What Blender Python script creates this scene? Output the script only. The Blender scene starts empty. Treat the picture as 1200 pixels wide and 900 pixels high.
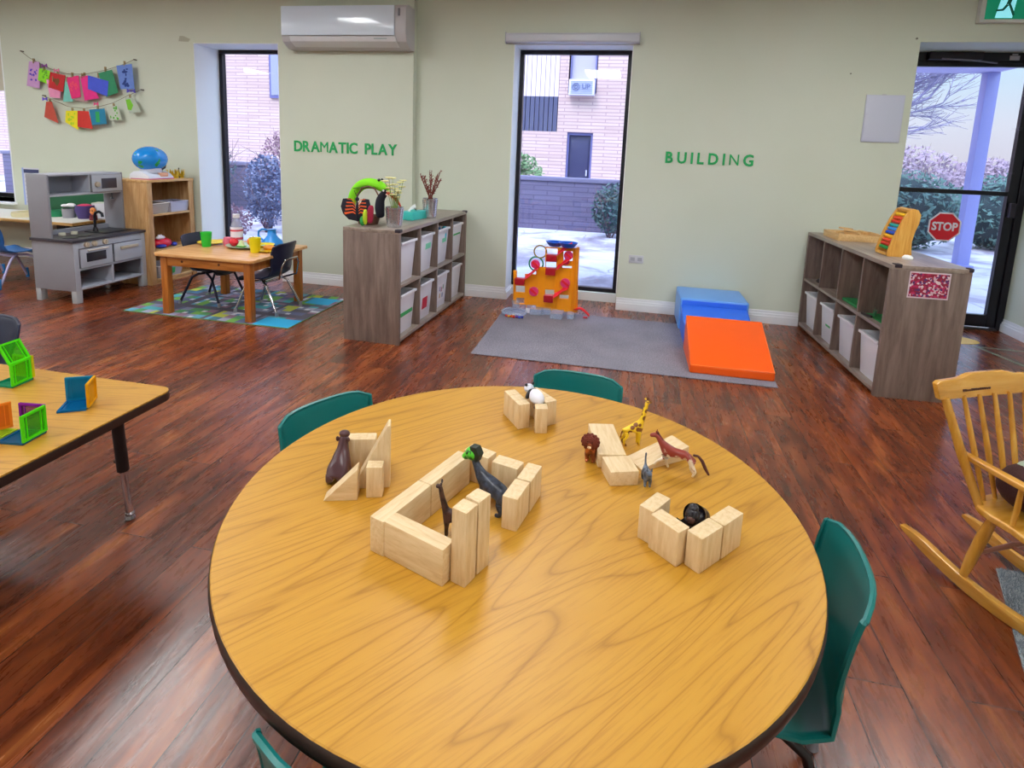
import bpy, bmesh, math, random
from mathutils import Vector, Matrix, Euler, Quaternion
random.seed(7)
PI = math.pi
COL = bpy.context.scene.collection
def rad(d): return math.radians(d)
def lin(h):
    h = h.lstrip('#'); o = []
    for i in (0, 2, 4):
        c = int(h[i:i+2], 16)/255
        o.append(c/12.92 if c <= 0.04045 else ((c+0.055)/1.055)**2.4)
    return (o[0], o[1], o[2], 1)

# ------------------------------------------------------------ materials
MATS = {}
def base_mat(name):
    m = bpy.data.materials.new(name); m.use_nodes = True
    nt = m.node_tree; b = nt.nodes['Principled BSDF']
    return m, nt, b
def N(nt, typ, **kw):
    n = nt.nodes.new(typ)
    for k, v in kw.items():
        if hasattr(n, k): setattr(n, k, v)
        else: n.inputs[k].default_value = v
    return n
def L(nt, a, b): nt.links.new(a, b)
def ramp(nt, fac, stops, interp='LINEAR'):
    r = nt.nodes.new('ShaderNodeValToRGB'); r.color_ramp.interpolation = interp
    e = r.color_ramp.elements
    e[0].position, e[0].color = stops[0][0], lin(stops[0][1])
    e[1].position, e[1].color = stops[-1][0], lin(stops[-1][1])
    for p, c in stops[1:-1]:
        x = e.new(p); x.color = lin(c)
    L(nt, fac, r.inputs[0]); return r
def coords(nt, scale=(1, 1, 1), rot=(0, 0, 0), kind='Object', loc=(0, 0, 0)):
    tc = nt.nodes.new('ShaderNodeTexCoord'); mp = nt.nodes.new('ShaderNodeMapping')
    mp.inputs['Scale'].default_value = scale; mp.inputs['Rotation'].default_value = rot
    mp.inputs['Location'].default_value = loc
    L(nt, tc.outputs[kind], mp.inputs[0]); return mp.outputs[0]
def bump(nt, b, height, strength=.3, dist=.01):
    n = nt.nodes.new('ShaderNodeBump'); n.inputs['Strength'].default_value = strength
    n.inputs['Distance'].default_value = dist
    L(nt, height, n.inputs['Height']); L(nt, n.outputs[0], b.inputs['Normal'])
def M(name, hexc=None, rough=.5, metal=0, var=0, scale=8, bmp=0, trans=0, emit=0, coat=0, spec=.5, sub=0, alpha=1):
    """plain surface with a slight procedural variation of tone"""
    if name in MATS: return MATS[name]
    m, nt, b = base_mat(name)
    c = lin(hexc)
    b.inputs['Base Color'].default_value = c
    b.inputs['Roughness'].default_value = rough
    b.inputs['Metallic'].default_value = metal
    b.inputs['Specular IOR Level'].default_value = spec
    if trans: b.inputs['Transmission Weight'].default_value = trans
    if coat: b.inputs['Coat Weight'].default_value = coat; b.inputs['Coat Roughness'].default_value = .08
    if alpha < 1: b.inputs['Alpha'].default_value = alpha
    if emit:
        b.inputs['Emission Color'].default_value = c; b.inputs['Emission Strength'].default_value = emit
    if var or bmp:
        v = coords(nt)
        n = N(nt, 'ShaderNodeTexNoise', Scale=scale, Detail=4.0)
        L(nt, v, n.inputs['Vector'])
        if var:
            mx = nt.nodes.new('ShaderNodeMix'); mx.data_type = 'RGBA'
            mx.inputs[6].default_value = tuple(x*(1-var) for x in c[:3])+(1,)
            mx.inputs[7].default_value = tuple(min(1, x*(1+var)) for x in c[:3])+(1,)
            L(nt, n.outputs[0], mx.inputs[0]); L(nt, mx.outputs[2], b.inputs['Base Color'])
        if bmp: bump(nt, b, n.outputs[0], bmp, .004)
    MATS[name] = m; return m
def wood(name, dark, mid, light, size=1.0, rough=.45, axis='x', rot=0, stretch=12, coat=0, wave=0.0, contrast=(.3, .5, .72)):
    """grain streaks running along a local axis"""
    if name in MATS: return MATS[name]
    m, nt, b = base_mat(name)
    s = {'x': (1, stretch, stretch), 'y': (stretch, 1, stretch), 'z': (stretch, stretch, 1)}[axis]
    s = tuple(k*size for k in s)
    tc = nt.nodes.new('ShaderNodeTexCoord')
    mr = nt.nodes.new('ShaderNodeMapping'); mr.inputs['Rotation'].default_value = (0, 0, rot)
    mp = nt.nodes.new('ShaderNodeMapping'); mp.inputs['Scale'].default_value = s
    L(nt, tc.outputs['Object'], mr.inputs[0]); L(nt, mr.outputs[0], mp.inputs[0])
    n1 = N(nt, 'ShaderNodeTexNoise', Scale=3.0, Detail=8.0, Roughness=.62, Distortion=.4)
    L(nt, mp.outputs[0], n1.inputs['Vector'])
    r = ramp(nt, n1.outputs[0], [(contrast[0], dark), (contrast[1], mid), (contrast[2], light)])
    L(nt, r.outputs[0], b.inputs['Base Color'])
    b.inputs['Roughness'].default_value = rough
    if coat: b.inputs['Coat Weight'].default_value = coat; b.inputs['Coat Roughness'].default_value = .12
    MATS[name] = m; return m
def clear(name, hexc, a=.25, rough=.05, fres=1.25):
    """tinted see-through plastic or window glass: transparency plus fresnel gloss"""
    if name in MATS: return MATS[name]
    m = bpy.data.materials.new(name); m.use_nodes = True; nt = m.node_tree
    for n in list(nt.nodes): nt.nodes.remove(n)
    out = nt.nodes.new('ShaderNodeOutputMaterial')
    tr = nt.nodes.new('ShaderNodeBsdfTransparent'); c = lin(hexc)
    tr.inputs[0].default_value = tuple(1-(1-x)*.6 for x in c[:3])+(1,) if a < .5 else c
    df = nt.nodes.new('ShaderNodeBsdfDiffuse'); df.inputs[0].default_value = c
    gl = nt.nodes.new('ShaderNodeBsdfGlossy'); gl.inputs['Roughness'].default_value = rough
    m1 = nt.nodes.new('ShaderNodeMixShader'); m1.inputs[0].default_value = a
    L(nt, tr.outputs[0], m1.inputs[1]); L(nt, df.outputs[0], m1.inputs[2])
    fr = nt.nodes.new('ShaderNodeFresnel'); fr.inputs[0].default_value = fres
    # the far side of a thin sheet does not mirror a second time
    ge = nt.nodes.new('ShaderNodeNewGeometry'); sb = nt.nodes.new('ShaderNodeMath'); sb.operation = 'SUBTRACT'; sb.inputs[0].default_value = 1
    L(nt, ge.outputs['Backfacing'], sb.inputs[1]); mu = nt.nodes.new('ShaderNodeMath'); mu.operation = 'MULTIPLY'
    L(nt, sb.outputs[0], mu.inputs[0]); L(nt, fr.outputs[0], mu.inputs[1])
    m2 = nt.nodes.new('ShaderNodeMixShader'); L(nt, mu.outputs[0], m2.inputs[0])
    L(nt, m1.outputs[0], m2.inputs[1]); L(nt, gl.outputs[0], m2.inputs[2]); L(nt, m2.outputs[0], out.inputs[0])
    MATS[name] = m; return m

# ------------------------------------------------------------ mesh builder
class B:
    def __init__(s): s.bm = bmesh.new(); s.mi = 0
    def _f(s, vs):
        try:
            f = s.bm.faces.new(vs); f.material_index = s.mi; return f
        except ValueError: return None
    def hexa(s, pts):
        v = [s.bm.verts.new(p) for p in pts]
        for q in ((0, 3, 2, 1), (4, 5, 6, 7), (0, 1, 5, 4), (1, 2, 6, 5), (2, 3, 7, 6), (3, 0, 4, 7)): s._f([v[i] for i in q])
        return s
    def box(s, x0, x1, y0, y1, z0, z1, rot=None, piv=None):
        p = [Vector(q) for q in ((x0, y0, z0), (x1, y0, z0), (x1, y1, z0), (x0, y1, z0), (x0, y0, z1), (x1, y0, z1), (x1, y1, z1), (x0, y1, z1))]
        if rot is not None:
            c = Vector(piv) if piv is not None else sum(p, Vector())/8
            Rm = Euler(rot).to_matrix(); p = [Rm @ (q-c)+c for q in p]
        return s.hexa(p)
    def cb(s, c, d, rot=None): # centre, size
        return s.box(c[0]-d[0]/2, c[0]+d[0]/2, c[1]-d[1]/2, c[1]+d[1]/2, c[2]-d[2]/2, c[2]+d[2]/2, rot)
    def tube(s, pts, r, n=8, cap=True, closed=False):
        pts = [Vector(p) for p in pts]; k = len(pts)
        rs = r if isinstance(r, (list, tuple)) else [r]*k
        rings = []; up = None
        for i in range(k):
            if closed: t = pts[(i+1) % k]-pts[i-1]
            else: t = pts[min(i+1, k-1)]-pts[max(i-1, 0)]
            t.normalize()
            if up is None:
                a = Vector((0, 0, 1)) if abs(t.z) < .9 else Vector((1, 0, 0)); up = t.cross(a).normalized()
            else:
                up = (up-t*up.dot(t)); up = up.normalized() if up.length > 1e-6 else t.orthogonal().normalized()
            w = t.cross(up)
            rings.append([s.bm.verts.new(pts[i]+(up*math.cos(2*PI*j/n)+w*math.sin(2*PI*j/n))*rs[i]) for j in range(n)])
        for i in range(k if closed else k-1):
            a, b = rings[i], rings[(i+1) % k]
            for j in range(n): s._f([a[j], b[j], b[(j+1) % n], a[(j+1) % n]])
        if cap and not closed: s._f(rings[0]); s._f(rings[-1][::-1])
        return s
    def cyl(s, a, b, r, r2=None, n=16, cap=True): return s.tube([a, b], [r, r if r2 is None else r2], n, cap)
    def lathe(s, prof, n=24, c=(0, 0, 0), sx=1, sy=1):
        rings = []
        for r, z in prof:
            if r < 1e-6: rings.append([s.bm.verts.new((c[0], c[1], c[2]+z))])
            else: rings.append([s.bm.verts.new((c[0]+sx*r*math.cos(2*PI*j/n), c[1]+sy*r*math.sin(2*PI*j/n), c[2]+z)) for j in range(n)])
        for a, b in zip(rings, rings[1:]):
            for j in range(n):
                k = (j+1) % n
                if len(a) == 1 and len(b) == 1: continue
                if len(a) == 1: s._f([a[0], b[k], b[j]])
                elif len(b) == 1: s._f([a[j], a[k], b[0]])
                else: s._f([a[j], a[k], b[k], b[j]])
        return s
    def prism(s, poly, a, b, plane='xy'):
        def P(u, v, w): return {'xy': (u, v, w), 'xz': (u, w, v), 'yz': (w, u, v)}[plane]
        lo = [s.bm.verts.new(P(u, v, a)) for u, v in poly]; hi = [s.bm.verts.new(P(u, v, b)) for u, v in poly]
        s._f(lo[::-1]); s._f(hi); n = len(poly)
        for i in range(n): s._f([lo[i], lo[(i+1) % n], hi[(i+1) % n], hi[i]])
        return s
    def sph(s, c, r, n=12, rot=None, m=None):
        if not isinstance(r, (tuple, list)): r = (r, r, r)
        Rm = Euler(rot).to_matrix() if rot else Matrix.Identity(3); m = m or max(6, n//2); rings = []
        for i in range(m+1):
            th = PI*i/m; row = []
            for j in range(n if 0 < i < m else 1):
                ph = 2*PI*j/n
                row.append(s.bm.verts.new(Vector(c)+Rm @ Vector((r[0]*math.sin(th)*math.cos(ph), r[1]*math.sin(th)*math.sin(ph), r[2]*math.cos(th)))))
            rings.append(row)
        for a, b in zip(rings, rings[1:]):
            for j in range(n):
                k = (j+1) % n
                if len(a) == 1: s._f([a[0], b[j], b[k]])
                elif len(b) == 1: s._f([a[j], b[0], a[k]])
                else: s._f([a[j], b[j], b[k], a[k]])
        return s
    def grid(s, fn, nu, nv):
        v = [[s.bm.verts.new(fn(i/nu, j/nv)) for j in range(nv+1)] for i in range(nu+1)]
        for i in range(nu):
            for j in range(nv): s._f([v[i][j], v[i+1][j], v[i+1][j+1], v[i][j+1]])
        return s
    def quad(s, a, b, c, d): s._f([s.bm.verts.new(p) for p in (a, b, c, d)]); return s
    def tri(s, a, b, c): s._f([s.bm.verts.new(p) for p in (a, b, c)]); return s
    def done(s, name, mat, parent=None, bevel=0, seg=2, smooth=None, loc=None, rotz=0, solid=0, sub=0):
        bm = s.bm
        bmesh.ops.recalc_face_normals(bm, faces=bm.faces[:])
        if bevel:
            es = [e for e in bm.edges if len(e.link_faces) == 2 and e.calc_face_angle(0) > .5]
            bmesh.ops.bevel(bm, geom=es, offset=bevel, segments=seg, profile=.6, affect='EDGES', clamp_overlap=True)
        me = bpy.data.meshes.new(name); bm.to_mesh(me); bm.free()
        for x in (mat if isinstance(mat, (list, tuple)) else [mat]): me.materials.append(x)
        if smooth is not False:
            me.polygons.foreach_set('use_smooth', [True]*len(me.polygons))
            try: me.set_sharp_from_angle(angle=rad(38) if smooth is None else rad(smooth))
            except Exception: pass
        o = bpy.data.objects.new(name, me); COL.objects.link(o)
        if parent is not None: o.parent = parent
        if loc: o.location = loc
        if rotz: o.rotation_euler.z = rotz
        if solid:
            md = o.modifiers.new('thick', 'SOLIDIFY'); md.thickness = solid; md.offset = 0
        if sub:
            md = o.modifiers.new('sub', 'SUBSURF'); md.levels = sub; md.render_levels = sub
        return o
def thing(name, label, cat, loc=(0, 0, 0), rotz=0, group=None):
    o = bpy.data.objects.new(name, None); COL.objects.link(o); o.empty_display_size = .05
    o.location = loc; o.rotation_euler = (0, 0, rotz)
    return tag(o, label, cat, group)
def tag(o, label, cat, group=None, kind=None):
    o['label'] = label; o['category'] = cat
    if group: o['group'] = group
    if kind: o['kind'] = kind
    return o
def struct(o): o['kind'] = 'structure'; return o
def dup(root, loc=None, rotz=None, label=None, group=None):
    r = root.copy(); COL.objects.link(r)
    if loc is not None: r.location = loc
    if rotz is not None: r.rotation_euler = (0, 0, rotz)
    if label: r['label'] = label
    if group: r['group'] = group
    for ch in list(root.children):
        c = ch.copy(); COL.objects.link(c); c.parent = r
        for g in ch.children:
            d = g.copy(); COL.objects.link(d); d.parent = c
    return r
def text_mesh(name, s, size, mat, parent=None, extrude=.003, loc=(0, 0, 0), rot=(PI/2, 0, 0), bold=0, align='CENTER', sx=1):
    cu = bpy.data.curves.new(name, 'FONT'); cu.body = s; cu.size = size; cu.extrude = extrude; cu.offset = bold
    cu.align_x = align; cu.align_y = 'CENTER'; cu.resolution_u = 3
    t = bpy.data.objects.new(name, cu); COL.objects.link(t)
    bpy.context.view_layer.update()
    me = bpy.data.meshes.new_from_object(t.evaluated_get(bpy.context.evaluated_depsgraph_get()))
    bpy.data.objects.remove(t)
    me.materials.clear(); me.materials.append(mat); me.name = name
    Rm = Euler(rot).to_matrix().to_4x4() @ Matrix.Diagonal((sx, 1, 1, 1)); me.transform(Rm)
    o = bpy.data.objects.new(name, me); COL.objects.link(o); o.location = loc
    if parent is not None: o.parent = parent
    return o
def skin(name, V, E, mat, parent=None, loc=(0, 0, 0), rot=None, sub=2, k=10.0, root=0, sc=1.0):
    """continuous figure grown round a skeleton: V = [(x,y,z,r)], E = index pairs"""
    me = bpy.data.meshes.new(name)
    me.from_pydata([(v[0]*k*sc, v[1]*k*sc, v[2]*k*sc) for v in V], E, [])
    o = bpy.data.objects.new(name, me); COL.objects.link(o)
    o.modifiers.new('skin', 'SKIN')
    if not me.skin_vertices: me.attributes.new  # created with the modifier
    bpy.context.view_layer.objects.active = o
    if len(me.skin_vertices) == 0:
        bpy.ops.object.select_all(action='DESELECT')
    sv = me.skin_vertices[0].data if len(me.skin_vertices) else None
    if sv is None:
        bpy.ops.mesh.customdata_skin_add(); sv = me.skin_vertices[0].data
    for i, v in enumerate(V):
        r = v[3]
        sv[i].radius = (r[0]*k*sc, r[1]*k*sc) if isinstance(r, tuple) else (r*k*sc, r*k*sc)
        sv[i].use_root = (i == root)
    md = o.modifiers.new('sub', 'SUBSURF'); md.levels = sub; md.render_levels = sub
    bpy.context.view_layer.update()
    ev = o.evaluated_get(bpy.context.evaluated_depsgraph_get())
    m2 = bpy.data.meshes.new_from_object(ev)
    bpy.data.objects.remove(o)
    m2.transform(Matrix.Scale(1/k, 4)); m2.name = name
    m2.materials.clear(); m2.materials.append(mat)
    m2.polygons.foreach_set('use_smooth', [True]*len(m2.polygons))
    o = bpy.data.objects.new(name, m2); COL.objects.link(o)
    o.location = loc
    if rot: o.rotation_euler = rot
    if parent is not None: o.parent = parent
    return o
# ============================================================ camera
CAM_H = 1.3706
cd = bpy.data.cameras.new('camera'); cam = bpy.data.objects.new('camera', cd); COL.objects.link(cam)
cd.sensor_width = 36; cd.lens = 674.613/1200*36; cd.shift_y = -(450-284.12)/1200; cd.clip_start = .02; cd.clip_end = 300
p_, r_, yw = 0.158527, 0.040252, 0.198
F_ = Vector((0, math.cos(p_), -math.sin(p_))); Rt = Vector((1, 0, 0)); U_ = Rt.cross(F_)
Rr = math.cos(r_)*Rt+math.sin(r_)*U_; Uu = -math.sin(r_)*Rt+math.cos(r_)*U_
Rz = Matrix.Rotation(yw, 3, 'Z'); Rr, Uu, F_ = Rz @ Rr, Rz @ Uu, Rz @ F_
mw = Matrix((Rr, Uu, -F_)).transposed().to_4x4(); mw.translation = (0, 0, CAM_H)
cam.matrix_world = mw; bpy.context.scene.camera = cam

# ============================================================ room materials
def mat_wall():
    m, nt, b = base_mat('wall_paint'); v = coords(nt)
    n = N(nt, 'ShaderNodeTexNoise', Scale=1.3, Detail=3.0); L(nt, v, n.inputs['Vector'])
    r = ramp(nt, n.outputs[0], [(.3, 'ced5c4'), (.7, 'd3d9ca')]); L(nt, r.outputs[0], b.inputs['Base Color'])
    n2 = N(nt, 'ShaderNodeTexNoise', Scale=260.0, Detail=2.0); L(nt, v, n2.inputs['Vector']); bump(nt, b, n2.outputs[0], .06, .002)
    b.inputs['Roughness'].default_value = .55; return m
def mat_floor():
    m, nt, b = base_mat('floor_planks')
    tc = nt.nodes.new('ShaderNodeTexCoord')
    mp = nt.nodes.new('ShaderNodeMapping'); mp.inputs['Rotation'].default_value = (0, 0, rad(90)); mp.inputs['Location'].default_value = (.3, .145*.5-.005, 0)
    L(nt, tc.outputs['Object'], mp.inputs[0])
    br = N(nt, 'ShaderNodeTexBrick', Scale=1.0); br.offset = .37; br.offset_frequency = 2
    br.inputs['Brick Width'].default_value = 1.22; br.inputs['Row Height'].default_value = .145
    br.inputs['Mortar Size'].default_value = .0019; br.inputs['Mortar Smooth'].default_value = .2
    br.inputs['Color1'].default_value = (0, 0, 0, 1); br.inputs['Color2'].default_value = (1, 1, 1, 1); br.inputs['Mortar'].default_value = (.5, .5, .5, 1)
    L(nt, mp.outputs[0], br.inputs['Vector'])
    # per-plank offset of the grain pattern
    off = nt.nodes.new('ShaderNodeVectorMath'); off.operation = 'MULTIPLY_ADD'
    L(nt, br.outputs['Color'], off.inputs[0]); off.inputs[1].default_value = (7, 13, 3)
    mg = nt.nodes.new('ShaderNodeMapping'); mg.inputs['Scale'].default_value = (1, .16, 1)
    L(nt, tc.outputs['Object'], mg.inputs[0]); L(nt, mg.outputs[0], off.inputs[2])
    n1 = N(nt, 'ShaderNodeTexNoise', Scale=11.0, Detail=9.0, Roughness=.62, Distortion=.8); L(nt, off.outputs[0], n1.inputs['Vector'])
    n2 = N(nt, 'ShaderNodeTexNoise', Scale=46.0, Detail=6.0, Roughness=.6, Distortion=.5); L(nt, off.outputs[0], n2.inputs['Vector'])
    r1 = ramp(nt, n1.outputs[0], [(.28, '43200f'), (.45, '6e3519'), (.58, '914f28'), (.75, 'b5773f')])
    r2 = ramp(nt, n2.outputs[0], [(.3, '6c4030'), (.68, 'b28a62')])
    mx = nt.nodes.new('ShaderNodeMix'); mx.data_type = 'RGBA'; mx.blend_type = 'OVERLAY'; mx.inputs[0].default_value = .5
    L(nt, r1.outputs[0], mx.inputs[6]); L(nt, r2.outputs[0], mx.inputs[7])
    hs = nt.nodes.new('ShaderNodeHueSaturation'); hs.inputs['Saturation'].default_value = 1.0
    mr = nt.nodes.new('ShaderNodeMapRange'); mr.inputs[3].default_value = .78; mr.inputs[4].default_value = 1.22
    L(nt, br.outputs['Color'], mr.inputs[0]); L(nt, mr.outputs[0], hs.inputs['Value']); L(nt, mx.outputs[2], hs.inputs['Color'])
    mm = nt.nodes.new('ShaderNodeMix'); mm.data_type = 'RGBA'; L(nt, br.outputs['Fac'], mm.inputs[0])
    L(nt, hs.outputs[0], mm.inputs[6]); mm.inputs[7].default_value = lin('2a0f0b')
    L(nt, mm.outputs[2], b.inputs['Base Color'])
    rr = nt.nodes.new('ShaderNodeMapRange'); rr.inputs[3].default_value = .2; rr.inputs[4].default_value = .36
    L(nt, n2.outputs[0], rr.inputs[0]); L(nt, rr.outputs[0], b.inputs['Roughness'])
    b.inputs['Specular IOR Level'].default_value = .8
    ad = nt.nodes.new('ShaderNodeMath'); ad.operation = 'MULTIPLY_ADD'; ad.inputs[1].default_value = -1.5
    L(nt, br.outputs['Fac'], ad.inputs[0]); L(nt, n2.outputs[0], ad.inputs[2]); bump(nt, b, ad.outputs[0], .22, .003)
    return m
WALL, FLOOR = mat_wall(), mat_floor()
TRIM = M('white_trim_paint', 'eef0f4', .35)
REVEAL = M('white_reveal_paint', 'eef3f4', .5)
CEIL = M('ceiling_tile', 'dedfd8', .8, bmp=.3, scale=90)
DARKFRAME = M('dark_bronze_frame', '1c1a22', .35, .3)
GLASS = clear('window_glass', 'f4f7ff', a=0.0, rough=.0, fres=1.7)

YB, YA, YW = 5.11, 5.03, 5.40      # building-area wall, left wall, window plane
ZC = 2.78
struct(B().box(-9, 3.22, -4, YB+.6, -.08, 0).done('floor', FLOOR, smooth=False))
c = B().box(-9.2, 3.4, -4.2, 5.8, ZC, ZC+.1)
struct(c.done('ceiling', CEIL, smooth=False))
w = B()
w.box(-1.97, -1.075, YB, 5.46, 0, ZC).box(-1.075, -.055, YB, 5.46, 2.285, ZC).box(-1.075, -.055, 5.36, 5.46, 0, .08)
w.box(-.055, 2.09, YB, 5.46, 0, ZC).box(1.9, 2.09, 5.46, 5.68, 0, ZC).box(2.09, 3.4, YB, 5.68, 2.31, ZC)
w.box(-3.31, -1.97, YA, 5.46, 0, ZC).box(-4.22, -3.31, YA, 5.46, 2.27, ZC).box(-4.22, -3.31, 5.36, 5.46, 0, .08)
w.box(-6.52, -4.22, YA, 5.46, 0, ZC).box(-7.6, -6.52, YA, 5.46, 2.34, ZC).box(-7.6, -6.52, YA, 5.46, 0, .6).box(-9.2, -7.6, YA, 5.46, 0, ZC)
struct(w.done('wall_back', WALL, smooth=False))
struct(B().box(3.22, 3.4, -4.2, 5.68, 0, ZC).done('wall_right', WALL, smooth=False))
struct(B().box(-9.2, -9, -4.2, YA, 0, ZC).done('wall_left', WALL, smooth=False))
struct(B().box(-9.2, 3.4, -4.2, -4, 0, ZC).done('wall_front', WALL, smooth=False))
def base_prof(b, x0, y0, x1, y1, nx, ny):
    # stepped profile skirting between two points, protruding along (nx, ny)
    for d, z0, z1 in ((.022, 0, .066), (.014, .066, .086), (.007, .086, .112)):
        xs, ys = sorted((x0, x1)), sorted((y0, y1))
        xa, xb = (xs[0], xs[1]) if nx == 0 else ((xs[0]-d, xs[0]) if nx < 0 else (xs[0], xs[0]+d))
        ya, yb = (ys[0], ys[1]) if ny == 0 else ((ys[0]-d, ys[0]) if ny < 0 else (ys[0], ys[0]+d))
        b.box(xa, xb, ya, yb, z0, z1)
bb = B()
for a in ((-1.97, YB, -1.075, YB, 0, -1), (-.055, YB, 2.09, YB, 0, -1), (-3.31, YA, -1.95, YA, 0, -1), (-9, YA, -4.22, YA, 0, -1),
          (-1.075, YB-.018, -1.075, 5.36, 1, 0), (-4.22, YA-.018, -4.22, 5.36, 1, 0), (2.09, YB-.018, 2.09, 5.55, 1, 0)): base_prof(bb, *a)
struct(bb.done('baseboard_back', TRIM, bevel=.0015, seg=1))
bb = B(); base_prof(bb, 3.22, -4, 3.22, 5.55, -1, 0)
struct(bb.done('baseboard_right', TRIM, bevel=.0015, seg=1))
# white liners of the window recesses
def liner(name, x0, x1, yf, zt):
    b = B().box(x0, x0+.006, yf+.002, 5.37, .113, zt).box(x1-.006, x1, yf+.002, 5.37, .113, zt).box(x0, x1, yf+.002, 5.37, zt-.006, zt).box(x0+.006, x1-.006, 5.33, 5.36, 0, .082)
    return struct(b.done(name, REVEAL, smooth=False))
liner('trim_1', -1.075, -.055, YB, 2.285); liner('trim_2', -4.22, -3.31, YA, 2.27)
def window(name, x0, x1, z0, z1, y=YW, fw=.036, extra=None):
    fr = B(); fr.box(x0, x1, y-.03, y+.03, z0, z0+fw).box(x0, x1, y-.03, y+.03, z1-fw, z1).box(x0, x0+fw, y-.03, y+.03, z0+fw, z1-fw).box(x1-fw, x1, y-.03, y+.03, z0+fw, z1-fw)
    f = struct(fr.done(name, DARKFRAME, bevel=.003, seg=1))
    B().box(x0+fw, x1-fw, y-.004, y+.004, z0+fw, z1-fw).done('window_pane', GLASS, f, smooth=False)
    return f
window('window_1', -1.069, -.061, .082, 2.279)
w2_ = window('window_2', -4.214, -3.316, .082, 2.264)
w3_ = window('window_3', -7.6, -6.52, .6, 2.34, fw=.05)
B().box(-7.62, -6.50, 4.98, 5.37, .575, .6).done('window_sill', TRIM, w3_, bevel=.004)
B().box(-6.55, -6.52, YA+.01, 5.37, .6, 2.34).done('window_jamb', REVEAL, w3_, smooth=False)
bl = B(); bl.box(-7.55, -6.56, 5.30, 5.305, 1.80, 2.26).cyl((-7.56, 5.31, 2.28), (-6.55, 5.31, 2.28), .03)
tag(bl.done('window_blind', M('cream_blind', 'cfc9b8', .7)), 'cream roller blind half lowered over the window at far left', 'blind')
# roller blind housing above the middle window
t = thing('blind_housing', 'white roller blind housing mounted above the tall middle window', 'blind', (-.575, YB, 2.285))
hb = B().prism([(0, 0), (-.062, .006), (-.07, .02), (-.07, .068), (-.058, .082), (0, .086)], -.562, .562, 'yz').done('housing', M('blind_white', 'c9cdd8', .4), t, bevel=.003)
for s in (-1, 1): B().box(min(s*.563, s*.569), max(s*.563, s*.569), -.072, 0, -.002, .088).done('end_cap', M('blind_cap', 'b4b8c4', .45), t, bevel=.002)

# ------------------------------------------------------------ glazed door in its recess
DY = 5.58
fr = B(); fr.box(2.09, 2.2, DY-.02, DY+.06, 0, 2.31).box(3.165, 3.22, DY-.035, DY+.06, 0, 2.31).box(2.2, 3.165, DY-.035, DY+.06, 2.24, 2.31)
dr = struct(fr.done('door_1', DARKFRAME, bevel=.004, seg=1))
lf = B(); lf.box(2.2, 2.27, DY-.02, DY+.03, .02, 2.24).box(3.095, 3.165, DY-.02, DY+.03, .02, 2.24).box(2.27, 3.095, DY-.02, DY+.03, .02, .125).box(2.27, 3.095, DY-.02, DY+.03, 1.155, 1.192).box(2.27, 3.095, DY-.02, DY+.03, 2.2, 2.24)
lf.done('door_leaf', M('door_black', '14131a', .3, .2), dr, bevel=.003, seg=1)
B().box(2.27, 3.095, DY, DY+.008, .125, 1.155).box(2.27, 3.095, DY, DY+.008, 1.192, 2.2).done('door_glass', GLASS, dr, smooth=False)
dc = B().box(2.33, 2.72, DY-.085, DY-.035, 2.245, 2.305).done('door_closer', M('closer_dark', '2a2430', .45, .2), dr, bevel=.006)
B().tube([(2.42, DY-.09, 2.25), (2.62, DY-.12, 2.235), (2.84, DY-.05, 2.225)], .007, 6).done('closer_arm', M('closer_arm_grey', '8b8796', .35, .8), dr)
B().box(2.93, 3.0, DY-.038, DY-.036, 2.25, 2.285).box(2.945, 2.985, DY-.038, DY-.036, 2.29, 2.30).done('sticker', M('sticker_grey', 'b9b7c0', .6), dr, smooth=False)
B().box(3.075, 3.1, DY-.05, DY-.02, 1.70, 1.72).box(3.08, 3.1, DY-.05, DY-.02, 1.34, 1.352).box(3.11, 3.15, DY-.06, DY-.02, .98, 1.10).done('door_lock', M('lock_dark', '37333c', .4, .5), dr, bevel=.002)
B().box(2.2, 3.165, DY-.06, DY-.02, 0, .014).done('threshold', M('threshold_metal', '57504e', .4, .7), dr, bevel=.003)

# ------------------------------------------------------------ ceiling lights
DIFF = M('light_diffuser', 'ffffff', .5, emit=0.001)
_b = DIFF.node_tree.nodes['Principled BSDF']; _b.inputs['Emission Strength'].default_value = 15.0; _b.inputs['Emission Color'].default_value = (.955, .99, 1.0, 1)
first = None
for i, x in enumerate((-7.8, -5.4, -3.0, -.6, 1.8)):
    for j, y in enumerate((.2, 3.0, -2.4)):
        place = f"{['far left', 'left', 'left centre', 'centre', 'right'][i]} column, {['above the round table', 'nearest the windows', 'at the rear of the room'][j]}"
        lab = 'flush white ceiling light panel, ' + place
        if (i, j) == (3, 2): continue
        if first is None:
            first = thing('ceiling_light', lab, 'light', (x, y, ZC), 0, 'ceiling light panels')
            f = B(); f.box(-.32, .32, -.62, -.6, -.03, 0).box(-.32, .32, .6, .62, -.03, 0).box(-.32, -.3, -.6, .6, -.03, 0).box(.3, .32, -.6, .6, -.03, 0)
            f.done('light_frame', TRIM, first, smooth=False)
            B().box(-.3, .3, -.6, .6, -.02, -.004).done('light_diffuser', DIFF, first, smooth=False)
        else: dup(first, (x, y, ZC), 0, lab)

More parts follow.
